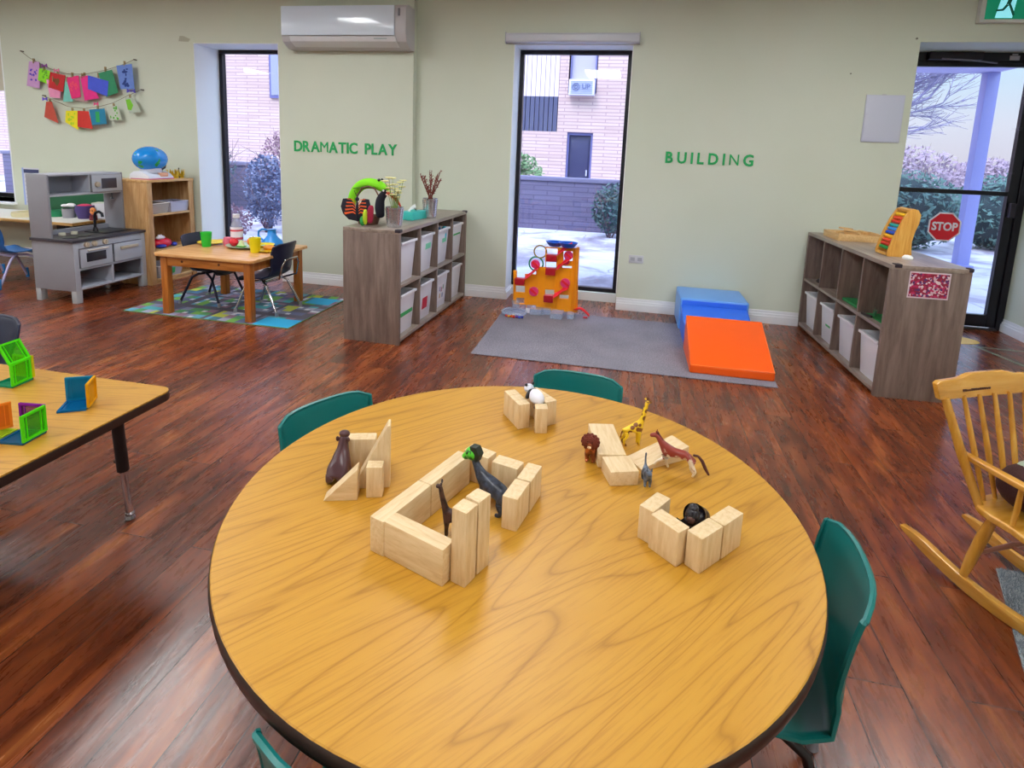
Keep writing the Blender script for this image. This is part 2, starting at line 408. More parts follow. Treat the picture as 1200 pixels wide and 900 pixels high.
# ------------------------------------------------------------ wall fixtures
t = thing('air_conditioner', 'white wall mounted split air conditioner above the dramatic play lettering', 'air conditioner', (-2.55, YA, 2.2))
ACW = M('ac_white', 'dcdee4', .35); ACG = M('ac_grey', 'c2c1c6', .4)
B().prism([(0, 0), (-.10, .0), (-.19, .05), (-.215, .12), (-.21, .33), (-.16, .36), (0, .36)], -.59, .59, 'yz').done('housing', ACG, t, bevel=.006)
B().box(-.575, .49, -.232, -.212, .098, .345).done('front_panel', M('ac_panel', 'd8e4f6', .15, coat=.5), t, bevel=.007)
B().prism([(-.225, .09), (-.205, .05), (-.13, .012), (-.125, .02), (-.2, .062), (-.213, .093)], -.5, .5, 'yz').done('louvre', ACW, t, bevel=.002)
B().box(-.45, .40, -.146, -.14, .026, .036).done('outlet_slot', M('slot_dark', '33323a', .6), t, smooth=False)
B().box(.52, .535, -.222, -.212, .26, .32).done('badge', M('ac_badge', '6e6c76', .5), t, smooth=False)
B().box(.3, .42, -.218, -.21, .07, .078).done('status_strip', M('ac_strip', '86a0a8', .5), t, smooth=False)
t = thing('access_panel', 'pale lilac grey rectangular panel on the wall left of the door', 'panel', (1.90, YB, 1.73))
B().box(-.137, .137, -.012, 0, -.182, .182).done('cover', M('panel_lilac', 'c4c8da', .45), t, bevel=.003)
B().box(-.128, .128, -.014, -.011, -.174, .174).done('cover_face', M('panel_lilac2', 'c9cde0', .4), t, bevel=.001)
B().box(-.03, .0, -.016, -.012, .178, .188).done('latch', ACG, t, smooth=False)
t = thing('wall_outlet', 'small grey wall outlet low on the wall right of the middle window', 'outlet', (.095, YB, .468))
B().box(-.063, .063, -.006, 0, -.035, .035).done('cover_plate', M('outlet_plate', 'c8cbd2', .4), t, bevel=.002)
B().box(-.05, -.012, -.008, -.005, -.016, .016).box(.012, .05, -.008, -.005, -.016, .016).done('socket', M('outlet_socket', 'a3a6b0', .4), t, smooth=False)
# exit sign
t = thing('exit_sign', 'green running man exit sign above the glass door', 'sign', (2.78, YB, 2.44))
B().box(-.345, .345, -.055, 0, 0, .27).done('sign_case', M('sign_case', 'cfd2cf', .4), t, bevel=.006)
EG = M('exit_green', '0c8f6a', .4, emit=.35); EB = M('exit_pale', '8fe6f4', .4, emit=.7)
B().box(-.315, .315, -.0575, -.055, .022, .25).done('sign_face', EG, t, smooth=False)
d = B(); d.prism([(-.25, .03), (-.14, .03), (-.118, .245), (-.212, .245)], -.0590, -.0577, 'xz')
d.done('doorway_symbol', EB, t, smooth=False)
p = B(); P2 = lambda *q: p.prism([(-.226+x*.1, .03+z*.1) for x, z in q], -.0606, -.0592, 'xz')
p.lathe([(0, -.0007), (.014, -.0007), (.014, .0007), (0, .0007)], 14)
bmesh.ops.rotate(p.bm, verts=p.bm.verts[:], cent=(0, 0, 0), matrix=Matrix.Rotation(PI/2, 3, 'X')); bmesh.ops.translate(p.bm, verts=p.bm.verts[:], vec=(-.164, -.0599, .222))
P2((.35, .95), (.62, .95), (.85, 1.7), (.55, 1.72)); P2((.35, .95), (.55, .9), (.25, .5), (-.25, .45), (-.25, .58), (.15, .64)); P2((.5, .95), (.66, .95), (.86, .55), (1.0, .2), (.86, .15), (.7, .5))
P2((.55, 1.72), (.6, 1.6), (.25, 1.45), (.1, 1.2), (0, 1.28), (.15, 1.58)); P2((.8, 1.68), (.82, 1.54), (1.05, 1.3), (1.3, 1.4), (1.28, 1.52), (1.08, 1.45))
p.done('running_man', M('exit_dark', '07634f', .4, emit=.15), t, smooth=False)
# stop sign on the door glass
t = thing('stop_sign', 'red octagonal STOP sign stuck on the lower door glass', 'sign', (2.672, DY-.001, .868))
def octo(r): return [(r*math.cos(rad(22.5+45*k))/math.cos(rad(22.5)), r*math.sin(rad(22.5+45*k))/math.cos(rad(22.5))) for k in range(8)]
B().prism(octo(.124), -.002, 0, 'xz').done('sign_border', M('sign_white', 'e9e4ee', .4), t, smooth=False)
B().prism(octo(.112), -.0032, -.002, 'xz').done('sign_face', M('sign_red', 'd8152c', .4), t, smooth=False)
text_mesh('lettering', 'STOP', .098, M('sign_white'), t, .0008, (0, -.0044, 0), bold=.0035, sx=.84)
# wall lettering: each cut-out letter is a thing
GREEN = M('letter_green', '18a85c', .5)
def word(txt, x0, x1, z, h, y, where, skip=()):
    order = ['first', 'second', 'third', 'fourth', 'fifth', 'sixth', 'seventh', 'eighth']
    objs, ws, parts, wi, inw = [], [], txt.split(' '), 0, 0
    for ch in txt:
        if ch == ' ': wi += 1; inw = 0; objs.append(None); ws.append(h*.62); continue
        o = text_mesh('wall_letter', ch, h*1.42, GREEN, None, .003, (0, y-.004, z), bold=0 if ch in 'MN' else .0035, sx=.9)
        xs = [v.co.x for v in o.data.vertices]; ws.append(max(xs)-min(xs)); o.data.transform(Matrix.Translation((-(max(xs)+min(xs))/2, 0, 0)))
        tag(o, f'green cut-out capital {ch}, {order[inw]} letter of {parts[wi]} on the wall', 'letter', where); objs.append(o); inw += 1
    gap = (x1-x0-sum(ws))/(len(txt)-1); x = x0
    for o, w_ in zip(objs, ws):
        if o: o.location.x = x+w_/2
        x += w_+gap
word('DRAMATIC PLAY', -3.162, -2.118, 1.325, .098, YA, 'DRAMATIC PLAY wall letters')
word('BUILDING', .275, .98, 1.36, .092, YB, 'BUILDING wall letters')
# ============================================================ sky, sun and the courtyard outside
wd = bpy.data.worlds.new('sky'); bpy.context.scene.world = wd; wd.use_nodes = True
nt = wd.node_tree; bg = nt.nodes['Background']
tc = nt.nodes.new('ShaderNodeTexCoord'); sp = nt.nodes.new('ShaderNodeSeparateXYZ'); L(nt, tc.outputs['Generated'], sp.inputs[0])
r = ramp(nt, sp.outputs[2], [(0.0, '767378'), (.06, '797b80'), (.17, '697f88'), (.27, '7f8f9c'), (.45, 'c8e0ff')])
L(nt, r.outputs[0], bg.inputs[0]); bg.inputs[1].default_value = 4.5
sd_ = bpy.data.lights.new('sun', 'SUN'); sd_.energy = 3.0; sd_.angle = rad(25); sd_.color = (1.0, .93, .96)
sun = bpy.data.objects.new('sun', sd_); COL.objects.link(sun); sun.rotation_euler = (rad(36), 0, rad(-25))
def mat_ground():
    m, nt, b = base_mat('snowy_paving'); v = coords(nt)
    n = N(nt, 'ShaderNodeTexNoise', Scale=.9, Detail=7.0, Roughness=.6, Distortion=.6); L(nt, v, n.inputs['Vector'])
    r = ramp(nt, n.outputs[0], [(.32, '777080'), (.42, '938e9e'), (.5, 'b9b8c6'), (.7, 'cfd0da')])
    br = N(nt, 'ShaderNodeTexBrick', Scale=1.0); br.inputs['Brick Width'].default_value = 1.1; br.inputs['Row Height'].default_value = .8
    br.inputs['Mortar Size'].default_value = .012
    n3 = N(nt, 'ShaderNodeTexNoise', Scale=2.2, Detail=3.0); L(nt, v, n3.inputs['Vector'])
    va = nt.nodes.new('ShaderNodeVectorMath'); va.operation = 'MULTIPLY_ADD'; L(nt, n3.outputs['Color'], va.inputs[0]); va.inputs[1].default_value = (.3, .3, 0); L(nt, v, va.inputs[2]); L(nt, va.outputs[0], br.inputs['Vector'])
    mx = nt.nodes.new('ShaderNodeMix'); mx.data_type = 'RGBA'; mp = nt.nodes.new('ShaderNodeMath'); mp.operation = 'MULTIPLY'; mp.inputs[1].default_value = .75
    L(nt, br.outputs['Fac'], mp.inputs[0]); L(nt, mp.outputs[0], mx.inputs[0]); L(nt, r.outputs[0], mx.inputs[6]); mx.inputs[7].default_value = lin('8a8494')
    L(nt, mx.outputs[2], b.inputs['Base Color']); b.inputs['Roughness'].default_value = .8; bump(nt, b, n.outputs[0], .5, .05); return m
def mat_brick(name, c1, c2, mort, bw=.3, rh=.085, ms=.012, var=.35):
    m, nt, b = base_mat(name)
    tc = nt.nodes.new('ShaderNodeTexCoord'); sp = nt.nodes.new('ShaderNodeSeparateXYZ'); L(nt, tc.outputs['Object'], sp.inputs[0])
    ad = nt.nodes.new('ShaderNodeMath'); L(nt, sp.outputs[0], ad.inputs[0]); L(nt, sp.outputs[1], ad.inputs[1])
    cm = nt.nodes.new('ShaderNodeCombineXYZ'); L(nt, ad.outputs[0], cm.inputs[0]); L(nt, sp.outputs[2], cm.inputs[1])
    br = N(nt, 'ShaderNodeTexBrick', Scale=1.0); br.inputs['Brick Width'].default_value = bw; br.inputs['Row Height'].default_value = rh
    br.inputs['Mortar Size'].default_value = ms; br.inputs['Color1'].default_value = lin(c1); br.inputs['Color2'].default_value = lin(c2); br.inputs['Mortar'].default_value = lin(mort)
    L(nt, cm.outputs[0], br.inputs['Vector'])
    mpn = nt.nodes.new('ShaderNodeMapping'); mpn.inputs['Scale'].default_value = (.5, 6, 1); L(nt, cm.outputs[0], mpn.inputs[0]); n = N(nt, 'ShaderNodeTexNoise', Scale=2.5, Detail=6.0); L(nt, mpn.outputs[0], n.inputs['Vector'])
    hs = nt.nodes.new('ShaderNodeHueSaturation'); mr = nt.nodes.new('ShaderNodeMapRange'); mr.inputs[3].default_value = 1-var; mr.inputs[4].default_value = 1+var
    L(nt, n.outputs[0], mr.inputs[0]); L(nt, mr.outputs[0], hs.inputs['Value']); L(nt, br.outputs['Color'], hs.inputs['Color']); L(nt, hs.outputs[0], b.inputs['Base Color'])
    b.inputs['Roughness'].default_value = .85; bump(nt, b, br.outputs['Fac'], -.4, .02); return m
struct(B().box(-30, 45, 5.7, 60, -.2, -.06).done('ground', mat_ground(), smooth=False))
struct(B().box(-9.2, 3.4, 5.46, 5.9, -.2, -.03).done('kerb_strip', M('concrete', 'b8b3bd', .8, var=.1), smooth=False))
# canopy over the door with its post
cv = thing('entrance_canopy', 'flat canopy on a lilac grey steel post outside the glass door', 'canopy', (3.5, 5.7, 0))
PST = M('post_lilac', '8f93c9', .45)
B().box(-1.8, 1.45, .05, 4.0, 2.72, 2.92).done('roof_slab', M('canopy_soffit', 'a9a5cf', .6), cv, bevel=.01)
B().box(1.29, 1.45, 3.8, 3.96, -.06, 2.72).done('post', PST, cv, bevel=.008)
B().box(1.25, 1.49, 3.76, 4.0, -.06, -.03).done('base_plate', PST, cv, bevel=.004)
# low dark brick wall
lw = thing('garden_wall', 'low dark grey brick garden wall with coping across the courtyard', 'wall', (-6, 10.6, -.06))
B().box(-8, 6.4, 0, .3, 0, .9).done('brickwork', mat_brick('dark_brick', '5d5772', '68637e', '514c66', .5, .09, .01, .25), lw, smooth=False)
B().box(-8.02, 6.42, -.03, .33, .9, .97).done('coping', M('coping', '6d6a86', .7, var=.15), lw, bevel=.006)
# brick building
bd = thing('brick_building', 'pink brick building across the courtyard with siding bay and dark door', 'building', (-1.78, 15, -.06))
BR = mat_brick('pink_brick', 'cdb0a8', 'd8c0b6', 'b39598', .7, .085, .012, .2)
b = B(); b.box(0, 5, 0, 3, 0, 2.05-.1) if False else None
# wall right of the corner with openings for door and window
b.box(0, .1, 0, .4, 0, 9).box(.1, .76, 0, .4, 1.95, 2.92).box(.1, .76, 0, .4, 4.7, 9).box(.76, 4.6, 0, .4, 0, 9).box(0, 4.6, .4, 4, 0, 9)
b.box(-.17, 0, -.0, .4, 0, 9).box(-1.13, -.17, .0, .4, 0, 1.95).box(-34, -1.13, 0, .4, 0, 9).box(-34, 0, .4, 4, 0, 9)
b.done('brick_wall', BR, bd, smooth=False)
sd = B()
for k in range(8): sd.box(-1.13+k*.12, -1.13+k*.12+.108, .03, .1, 2.83, 9)
sd.box(-1.13, -.17, .1, .2, 2.83, 9); sd.done('siding_panel', M('siding_pale', 'e3d3dc', .6), bd, smooth=False)
sd = B()
for k in range(8): sd.box(-1.13+k*.12, -1.13+k*.12+.1, .02, .1, 1.95, 2.83)
sd.box(-1.13, -.17, .1, .2, 1.95, 2.83); sd.done('dark_panel', M('siding_dark', '515472', .6), bd, smooth=False)
DB = M('ext_door_dark', '35375c', .4); DF = M('ext_frame_blue', '6a6aa0', .5)
f = B().box(.1, .15, .05, .2, 0, 1.95).box(.71, .76, .05, .2, 0, 1.95).box(.15, .71, .05, .2, 1.88, 1.95).done('entrance_door', DF, bd, smooth=False)
B().box(.15, .71, .12, .16, 0, 1.88).box(.2, .66, .1, .13, .75, 1.75).done('door_leaf', DB, f, bevel=.004)
B().box(.62, .65, .06, .11, .85, 1.0).done('door_pull', M('pull_pale', 'c8c8e0', .4), f)
f = B().box(.06, .12, .0, .15, 2.92, 4.7).box(.72, .78, .0, .15, 2.92, 4.7).done('window_frame', DF, bd, smooth=False)
B().box(.12, .72, .1, .12, 2.92, 4.7).done('window_panel', M('ext_window_pale', 'b9b3c6', .3), f, smooth=False)
ac = B().box(.1, .74, -.22, .12, 2.86, 3.24).done('window_cooler', M('cooler_white', 'dfe0f2', .5), bd, bevel=.01)
g = B()
for k in range(9): g.box(.15, .69, -.232, -.22, 2.895+k*.036, 2.91+k*.036)
g.done('grille', M('cooler_grille', '9aa2c4', .5), ac, smooth=False)
g = B()
g.tube([(.28+.085*math.cos(2*PI*k/20), -.238, 3.06+.085*math.sin(2*PI*k/20)) for k in range(20)], .012, 6, closed=True).tube([(.28+.04*math.cos(2*PI*k/14), -.238, 3.06+.04*math.sin(2*PI*k/14)) for k in range(14)], .012, 6, closed=True)
g.done('fan_ring', M('cooler_mark', '6f7aa0', .5), ac)
text_mesh('lettering', 'UP', .17, M('cooler_mark'), ac, .003, (.53, -.236, 3.06), bold=.006)
# windows of the left wing seen through the left window
for k, (x, z) in enumerate(((-8.35, 2.62), (-11.2, 2.6), (-18.9, 1.0))):
    f = B().box(x, x+.55, -.06, 0, z, z+2.4).done('side_window', DF, bd, smooth=False)
    B().box(x+.06, x+.49, -.075, -.06, z+.08, z+2.3).done('pane', M('ext_pane', '9fa2bb', .2), f, smooth=False)
# --- planting
def leaves(b, c, r, n, s, flat=1.0):
    for _ in range(n):
        while True:
            q = Vector((random.uniform(-1, 1), random.uniform(-1, 1), random.uniform(-1, 1)))
            if .25 < q.length < 1: break
        p = Vector((c[0]+q.x*r[0], c[1]+q.y*r[1], c[2]+q.z*r[2]*flat))
        a = Vector((random.gauss(0, 1), random.gauss(0, 1), random.gauss(0, 1))).normalized(); t = a.orthogonal().normalized()
        k = s*random.uniform(.6, 1.4)
        b.quad(p-a*k, p+t*k*.5, p+a*k, p-t*k*.5)
def twigs(b, base, n, h, spread, r=.012, depth=2):
    for _ in range(n):
        d = Vector((random.gauss(0, spread), random.gauss(0, spread), 1)).normalized()
        p = Vector(base)+Vector((random.gauss(0, .1*spread), random.gauss(0, .1*spread), 0)); pts = [p]
        for k in range(5):
            d = (d+Vector((random.gauss(0, .15), random.gauss(0, .15), .05))).normalized(); pts.append(pts[-1]+d*h/5)
        b.tube(pts, [r*(1-.16*k) for k in range(6)], 4)
        if depth:
            for k in (2, 3, 4):
                dd = (d+Vector((random.gauss(0, .6), random.gauss(0, .6), random.gauss(.1, .3)))).normalized()
                b.tube([pts[k], pts[k]+dd*h*.18, pts[k]+dd*h*.34+Vector((0, 0, .03))], [r*.5, r*.35, r*.15], 4)
def shrub(label, x, y, h, rx, ry, leafmat, n, s, stem=True, grp='courtyard shrubs', twn=8, lf=.9):
    t = thing('shrub', label, 'shrub', (x, y, -.06), 0, grp)
    b = B(); twigs(b, (0, 0, 0), twn, h*.95, .5*rx/h*1.6, .012, 1); b.done('stems', M('twig_brown', '6b5560', .8), t)
    if n:
        b = B(); leaves(b, (0, 0, h*.55), (rx, ry, h*.48), n, s); b.done('foliage', leafmat, t, smooth=False)
    return t
LG, LD, LR, LB, LY = M('leaf_green', '6f8f62', .7, var=.3), M('leaf_dark', '3f5a5c', .7, var=.3), M('leaf_russet', '8f6a7c', .7, var=.3), M('leaf_bluegrey', '6f7898', .7, var=.3), M('leaf_yellow', '9aa070', .7, var=.3)
shrub('leafy green shrub behind the low brick wall beside the brick building', -2.35, 12.3, 1.35, .55, .4, LG, 900, .06)
shrub('dark green bush in front of the low brick wall, right side', -.28, 10.05, .92, .36, .3, LD, 1300, .035)
for k, (lab, x, y, h, rx, m, n) in enumerate((
    ('russet twiggy bush outside the left window, tallest at the right', -6.0, 9.3, 1.6, .55, LR, 1200),
    ('blue grey conifer outside the left window, nearest the glass', -5.55, 8.05, 1.2, .38, LB, 1400),
    ('pale green grey bush outside the left window beside its left frame', -7.35, 8.6, 1.55, .55, LY, 1100),
    ('dark bush behind the other shrubs outside the left window', -8.3, 9.9, 1.5, .75, LD, 1300),
    ('low purple brown shrub at the foot of the left window planting', -5.6, 7.0, .55, .5, LR, 700))):
    shrub(lab, x, y, h, rx, rx*.7, m, int(n*1.8), .027, twn=12)
hg = [('dark green clipped hedge outside the door, left stretch', 4.6, 11.3), ('dark green hedge outside the door, behind the canopy post', 6.75, 11.9), ('green hedge outside the door, right stretch', 8.95, 12.5)]
for lab, x, y in hg:
    t = thing('hedge', lab, 'hedge', (x, y, -.06), 0, 'hedge beyond the door')
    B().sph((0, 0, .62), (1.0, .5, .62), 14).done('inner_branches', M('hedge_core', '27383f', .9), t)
    b = B(); leaves(b, (0, 0, .66), (1.12, .7, .72), 3800, .05); b.done('foliage', M('leaf_hedge', '4a6d68', .7, var=.35), t, smooth=False)
for k, (lab, x, y, h, rx, m) in enumerate((
    ('russet pink shrub rising behind the hedge outside the door, left', 6.6, 16, 1.9, 1.5, M('leaf_pink', '9a8696', .7, var=.25)),
    ('russet shrub behind the hedge outside the door, middle', 9.2, 17.5, 1.7, 1.15, M('leaf_pink', '9a8696')),
    ('olive grey tree behind the hedge outside the door, right', 12.0, 19, 2.1, 1.4, M('leaf_olive', '7f8a80', .7, var=.3)),
    ('dusky tree far right behind the hedge outside the door', 16.0, 22, 2.3, 1.9, M('leaf_olive', '7f8a80')))):
    shrub(lab, x, y, h, rx, rx*.6, m, 2600, .07, grp='trees beyond the hedge', twn=14)
# bare tree
t = thing('bare_tree', 'leafless winter tree with fine spreading branches outside the glass door', 'tree', (4.0, 13.0, -.06))
b = B(); random.seed(12)
def grow(p, d, ln, r, lv):
    pts = [p]
    for k in range(4):
        d = (d+Vector((random.gauss(0, .13), random.gauss(0, .1), random.gauss(.02, .08)))).normalized(); pts.append(pts[-1]+d*ln/4)
    b.tube(pts, [r*(1-.1*k) for k in range(5)], 5 if r > .02 else 3)
    if lv == 0: return
    for k in (1, 2, 3, 4):
        for _ in range(2 if lv < 3 else 1):
            dd = (d+Vector((random.gauss(.35, .5), random.gauss(0, .5), random.gauss(.05, .35)))).normalized()
            grow(pts[k], dd, ln*random.uniform(.5, .72), r*.55, lv-1)
grow(Vector((0, 0, 0)), Vector((.05, 0, 1)), 1.9, .07, 0)
for dd in ((.5, .1, .9), (1.0, 0, .75), (.15, -.2, 1), (.9, .3, .35)): grow(Vector((.05, 0, 1.85)), Vector(dd).normalized(), 1.7, .04, 3)
b.done('branches', M('bark_grey', '8783a3', .9), t)
random.seed(21)
# ============================================================ cube shelves
SHW = wood('rustic_grey_wood', '5d4c46', '7c6a61', '94837a', .9, .55, 'z', stretch=9, contrast=(.28, .5, .75))
SHX = wood('rustic_grey_wood_h', '75655c', '94857b', 'a89b90', .9, .32, 'x', stretch=9, contrast=(.28, .5, .75))
BINW = M('bin_white', 'dfdde6', .35, sub=0); BINR = M('bin_rim', 'eceaf2', .3)
def cube_shelf(label, loc, rz):
    Ln, D, H, t = 1.452, .423, .806, .022
    s = thing('cube_shelf', label, 'shelf', loc, rz, 'eight-cube shelves')
    B().box(0, Ln, 0, D, H-.026, H).done('top_board', SHX, s, bevel=.002)
    for x in (0, Ln-.03): B().box(x, x+.03, .001, D, 0, H-.026).done('side_panel', SHW, s, bevel=.0015)
    B().box(.03, Ln-.03, .002, D-.01, .02, .045).done('bottom_board', SHX, s, bevel=.0015)
    B().box(.03, Ln-.03, .002, D-.01, .402, .422).done('middle_shelf', SHX, s, bevel=.0015)
    cw = (Ln-.06-3*.018)/4; xs = []
    for k in range(4):
        xs.append(.03+k*(cw+.018))
        if k:
            B().box(xs[k]-.018, xs[k], .002, D-.01, .045, .402).box(xs[k]-.018, xs[k], .002, D-.01, .422, H-.026).done('divider', SHW, s, bevel=.001)
    B().box(.03, Ln-.03, D-.01, D-.002, .0, H-.026).done('back_panel', wood('shelf_back', '6b5b54', '84756c', '968a80', .9, .6, 'z', stretch=8), s, smooth=False)
    B().box(.03, Ln-.03, .03, .045, 0, .02).done('plinth', SHX, s, smooth=False)
    return s, [x+cw/2 for x in xs], cw
shL, cxs, cw = cube_shelf('grey wood cube shelf filled with white bins, left of the middle window', (-1.497, 3.607, 0), rad(88))
shR, _, _ = cube_shelf('grey wood cube shelf by the glass door with the patterned paper on its end', (1.462, 5.10, 0), rad(-88))
CG = M('corner_guard', '2c2430', .6)
for s, pts in ((shL, ((0, 0), (1.452, 0))), (shR, ((1.452, .02), (1.452, .423)))):
    for x, y in pts:
        B().box(x-.04 if x > .1 else -.004, x+.004 if x > .1 else .04, y-.02 if y > .1 else y-.004, y+.004 if y > .1 else y+.035, .79, .812).done('corner_guard', CG, s, bevel=.004)
BIN_FIRST = {}
def frame_pt(s, x, y, z):
    c, n = math.cos(s.rotation_euler.z), math.sin(s.rotation_euler.z)
    return (s.location.x+c*x-n*y, s.location.y+n*x+c*y, s.location.z+z)
def storage_bin(s, x, z, label, grp, w=.27, d=.36, h=.245, mark=None, y0=.012):
    key = (w, h)
    loc = frame_pt(s, x, y0, z)
    if key in BIN_FIRST:
        t = BIN_FIRST[key].copy(); COL.objects.link(t); t.location = loc; t.rotation_euler = s.rotation_euler; t['label'] = label; t['group'] = grp
        for ch in BIN_FIRST[key].children:
            if ch.name.startswith(('tub', 'rim')): c = ch.copy(); COL.objects.link(c); c.parent = t
    else:
        t = thing('storage_bin', label, 'bin', loc, s.rotation_euler.z, grp); BIN_FIRST[key] = t
        b = B(); k = .82; bw, tw = w*k/2, w/2-.012; bd0, bd1 = .03, d*.93
        def loop(a, y0_, y1_, zz): return [(-a, y0_, zz), (a, y0_, zz), (a, y1_, zz), (-a, y1_, zz)]
        o0, o1 = loop(bw, bd0, bd1, 0), loop(tw, .008, d-.01, h-.01)
        i1, i0 = loop(tw-.004, .012, d-.014, h-.01), loop(bw-.004, bd0+.004, bd1-.004, .004)
        vs = [[b.bm.verts.new(p) for p in q] for q in (o0, o1, i1, i0)]
        b._f(vs[0][::-1]); b._f(vs[3])
        for a, c in zip(vs, vs[1:]):
            for j in range(4): b._f([a[j], a[(j+1) % 4], c[(j+1) % 4], c[j]])
        b.done('tub', BINW, t, bevel=.004)
        r = B(); e = w/2
        r.box(-e, e, -.004, .014, h-.018, h).box(-e, e, d-.014, d, h-.018, h).box(-e, -e+.018, .014, d-.014, h-.018, h).box(e-.018, e, .014, d-.014, h-.018, h)
        r.done('rim', BINR, t, bevel=.004)
    if mark: mark(t, w, h)
    return t
def plate(name, mats, x0, x1, z0, z1):
    def f(t, w, h):
        # label on the sloping front face
        ya = .03-(.03-.008)*(z0/h)-.0015; yb = .03-(.03-.008)*(z1/h)-.0015
        b = B().hexa([(x0, ya-.001, z0), (x1, ya-.001, z0), (x1, ya, z0), (x0, ya, z0), (x0, yb-.001, z1), (x1, yb-.001, z1), (x1, yb, z1), (x0, yb, z1)])
        b.done(name, mats, t, smooth=False)
    return f
GRN = M('label_green', '2faa5e', .5); PINK = M('label_pink', 'e7b8c8', .5); REDP = M('label_red', 'cc2440', .5); TEALP = M('label_mint', '7fd9b4', .5)
def picture(t, w, h):
    plate('label_card', M('card_white', 'ece8f0', .5), -.075, .075, .06, .2)(t, w, h)
    for k, (x, z, c) in enumerate(((-.04, .16, '6a72b8'), (.0, .15, 'b45a7a'), (.04, .165, '4a8a6a'), (-.03, .1, 'c8964a'), (.03, .095, '5a5a9a'))):
        plate('picture_spot', M('pic'+c, c, .5), x-.014, x+.014, z-.02, z+.02)(t, w, h)
rows = ('nearest the camera', 'second from the camera', 'third from the camera', 'nearest the wall')
gl = 'white bins in the left cube shelf'
storage_bin(shL, cxs[0], .422, 'white bin with blank front in the left shelf, top row '+rows[0], gl, h=.29)
storage_bin(shL, cxs[1], .422, 'white bin with mint label in the left shelf, top row '+rows[1], gl, h=.29, mark=plate('front_label', TEALP, -.02, .085, .17, .215))
storage_bin(shL, cxs[2], .422, 'white bin heaped with toys in the left shelf, top row '+rows[2], gl, h=.29, mark=plate('front_label', TEALP, -.01, .085, .17, .205))
storage_bin(shL, cxs[3], .422, 'white bin with green stripe in the left shelf, top row '+rows[3], gl, h=.29, mark=plate('front_label', GRN, -.09, .09, .19, .205))
storage_bin(shL, cxs[0], .045, 'white bin with green stripe in the left shelf, bottom row '+rows[0], gl, h=.29, mark=plate('front_label', GRN, -.115, .1, .125, .155))
storage_bin(shL, cxs[1], .045, 'white bin with red picture in the left shelf, bottom row '+rows[1], gl, h=.29, mark=plate('picture', REDP, -.06, .04, .08, .17))
storage_bin(shL, cxs[2], .045, 'white bin with picture card in the left shelf, bottom row '+rows[2], gl, h=.29, mark=picture)
storage_bin(shL, cxs[3], .045, 'plain white bin in the left shelf, bottom row '+rows[3], gl, h=.29)
# toys heaped in one bin
for k, (dx, dy, c, nm) in enumerate(((-.08, .06, 'e8406a', 'pink'), (.0, .07, '2a5a8a', 'dark blue'), (.07, .05, '35b8d0', 'turquoise'), (-.03, .14, '3a3f5a', 'navy'), (.04, .13, '4aa0c8', 'sky blue'))):
    o = B().sph((0, 0, .05), (.035, .03, .05), 12).sph((0, -.01, .1), (.022, .022, .022), 10).done('bin_toy', M('toy'+c, c, .4), loc=frame_pt(shL, cxs[2]+dx, dy, .60), rotz=k)
    tag(o, f'small {nm} toy poking out of the heaped white bin in the left shelf', 'toy', 'toys in the heaped bin')
o_ = B().box(-.075, .075, .05, .27, 0, .16).done('bin_filling', M('filling_grey', '55586a', .8, var=.4, scale=40), loc=frame_pt(shL, cxs[2], 0, .43), rotz=rad(88))
tag(o_, 'jumble of small toys filling the heaped white bin in the left shelf', 'toys', kind='stuff')
# right shelf: local x runs towards the camera, so column 3 is nearest
gr = 'white bins in the right cube shelf'
for k, n in ((3, 'nearest the camera, under the patterned paper end'), (2, 'second from the camera'), (1, 'third from the camera with green mark'), (0, 'nearest the wall')):
    storage_bin(shR, cxs[k], .045, 'white bin in the right shelf, bottom row '+n, gr, h=.275, mark=plate('front_label', GRN, -.03, .06, .12, .135) if k == 1 else None)
GT = M('felt_green', '1f7a3e', .8); GT2 = M('felt_green_dark', '1d5a34', .8)
t = thing('play_mat_tray', 'green felt play tray with orange animal in the right shelf top row', 'toy', frame_pt(shR, cxs[2], .03, .4225), rad(-88))
B().box(-.15, .15, 0, .3, 0, .02).done('tray', GT, t, bevel=.006)
B().lathe([(0, 0), (.035, 0), (.03, .05), (.02, .085), (0, .09)], 12, (-.06, .1, .02)).done('tree', GT2, t)
o = skin('toy_animal', [(0, 0, .035, .014), (.035, 0, .036, .013), (.055, 0, .055, .010), (.0, .01, 0, .005), (.035, .01, 0, .005), (.072, 0, .056, .006)], [(0, 1), (1, 2), (0, 3), (1, 4), (2, 5)], M('toy_orange', 'e88a3a', .5), loc=frame_pt(shR, cxs[2]+.05, .08, .443))
tag(o, 'small orange toy animal on the green felt tray in the right shelf', 'toy animal')
t = thing('toy_grass', 'dark green toy plant heap in the nearest top cube of the right shelf', 'toy', frame_pt(shR, cxs[3], .04, .4225), rad(-88))
b = B(); 
for k in range(60):
    a = random.uniform(0, 2*PI); x, y = random.uniform(-.12, .12), random.uniform(.02, .25); b.tri((x-.012, y, 0), (x+.012, y+.005, 0), (x+.03*math.cos(a), y+.03*math.sin(a), random.uniform(.03, .08)))
b.done('blades', GT2, t, smooth=False); B().box(-.14, .13, 0, .27, 0, .006).done('mat', GT, t)
o = B().cyl((0, 0, .009), (.09, .02, .009), .008, n=10).done('toy_stick', M('stick_dark', '2a211f', .6), loc=frame_pt(shR, cxs[3]-.12, .01, .4225), rotz=rad(-88)); tag(o, 'short dark stick lying at the front edge of the right shelf cube', 'stick')
o = B().sph((0, 0, .025), (.06, .04, .025), 12).done('dark_toy', M('toy_dark', '2d2228', .5), loc=frame_pt(shR, cxs[0]+.05, .08, .4225)); tag(o, 'dark flat toy in the farthest top cube of the right shelf', 'toy')
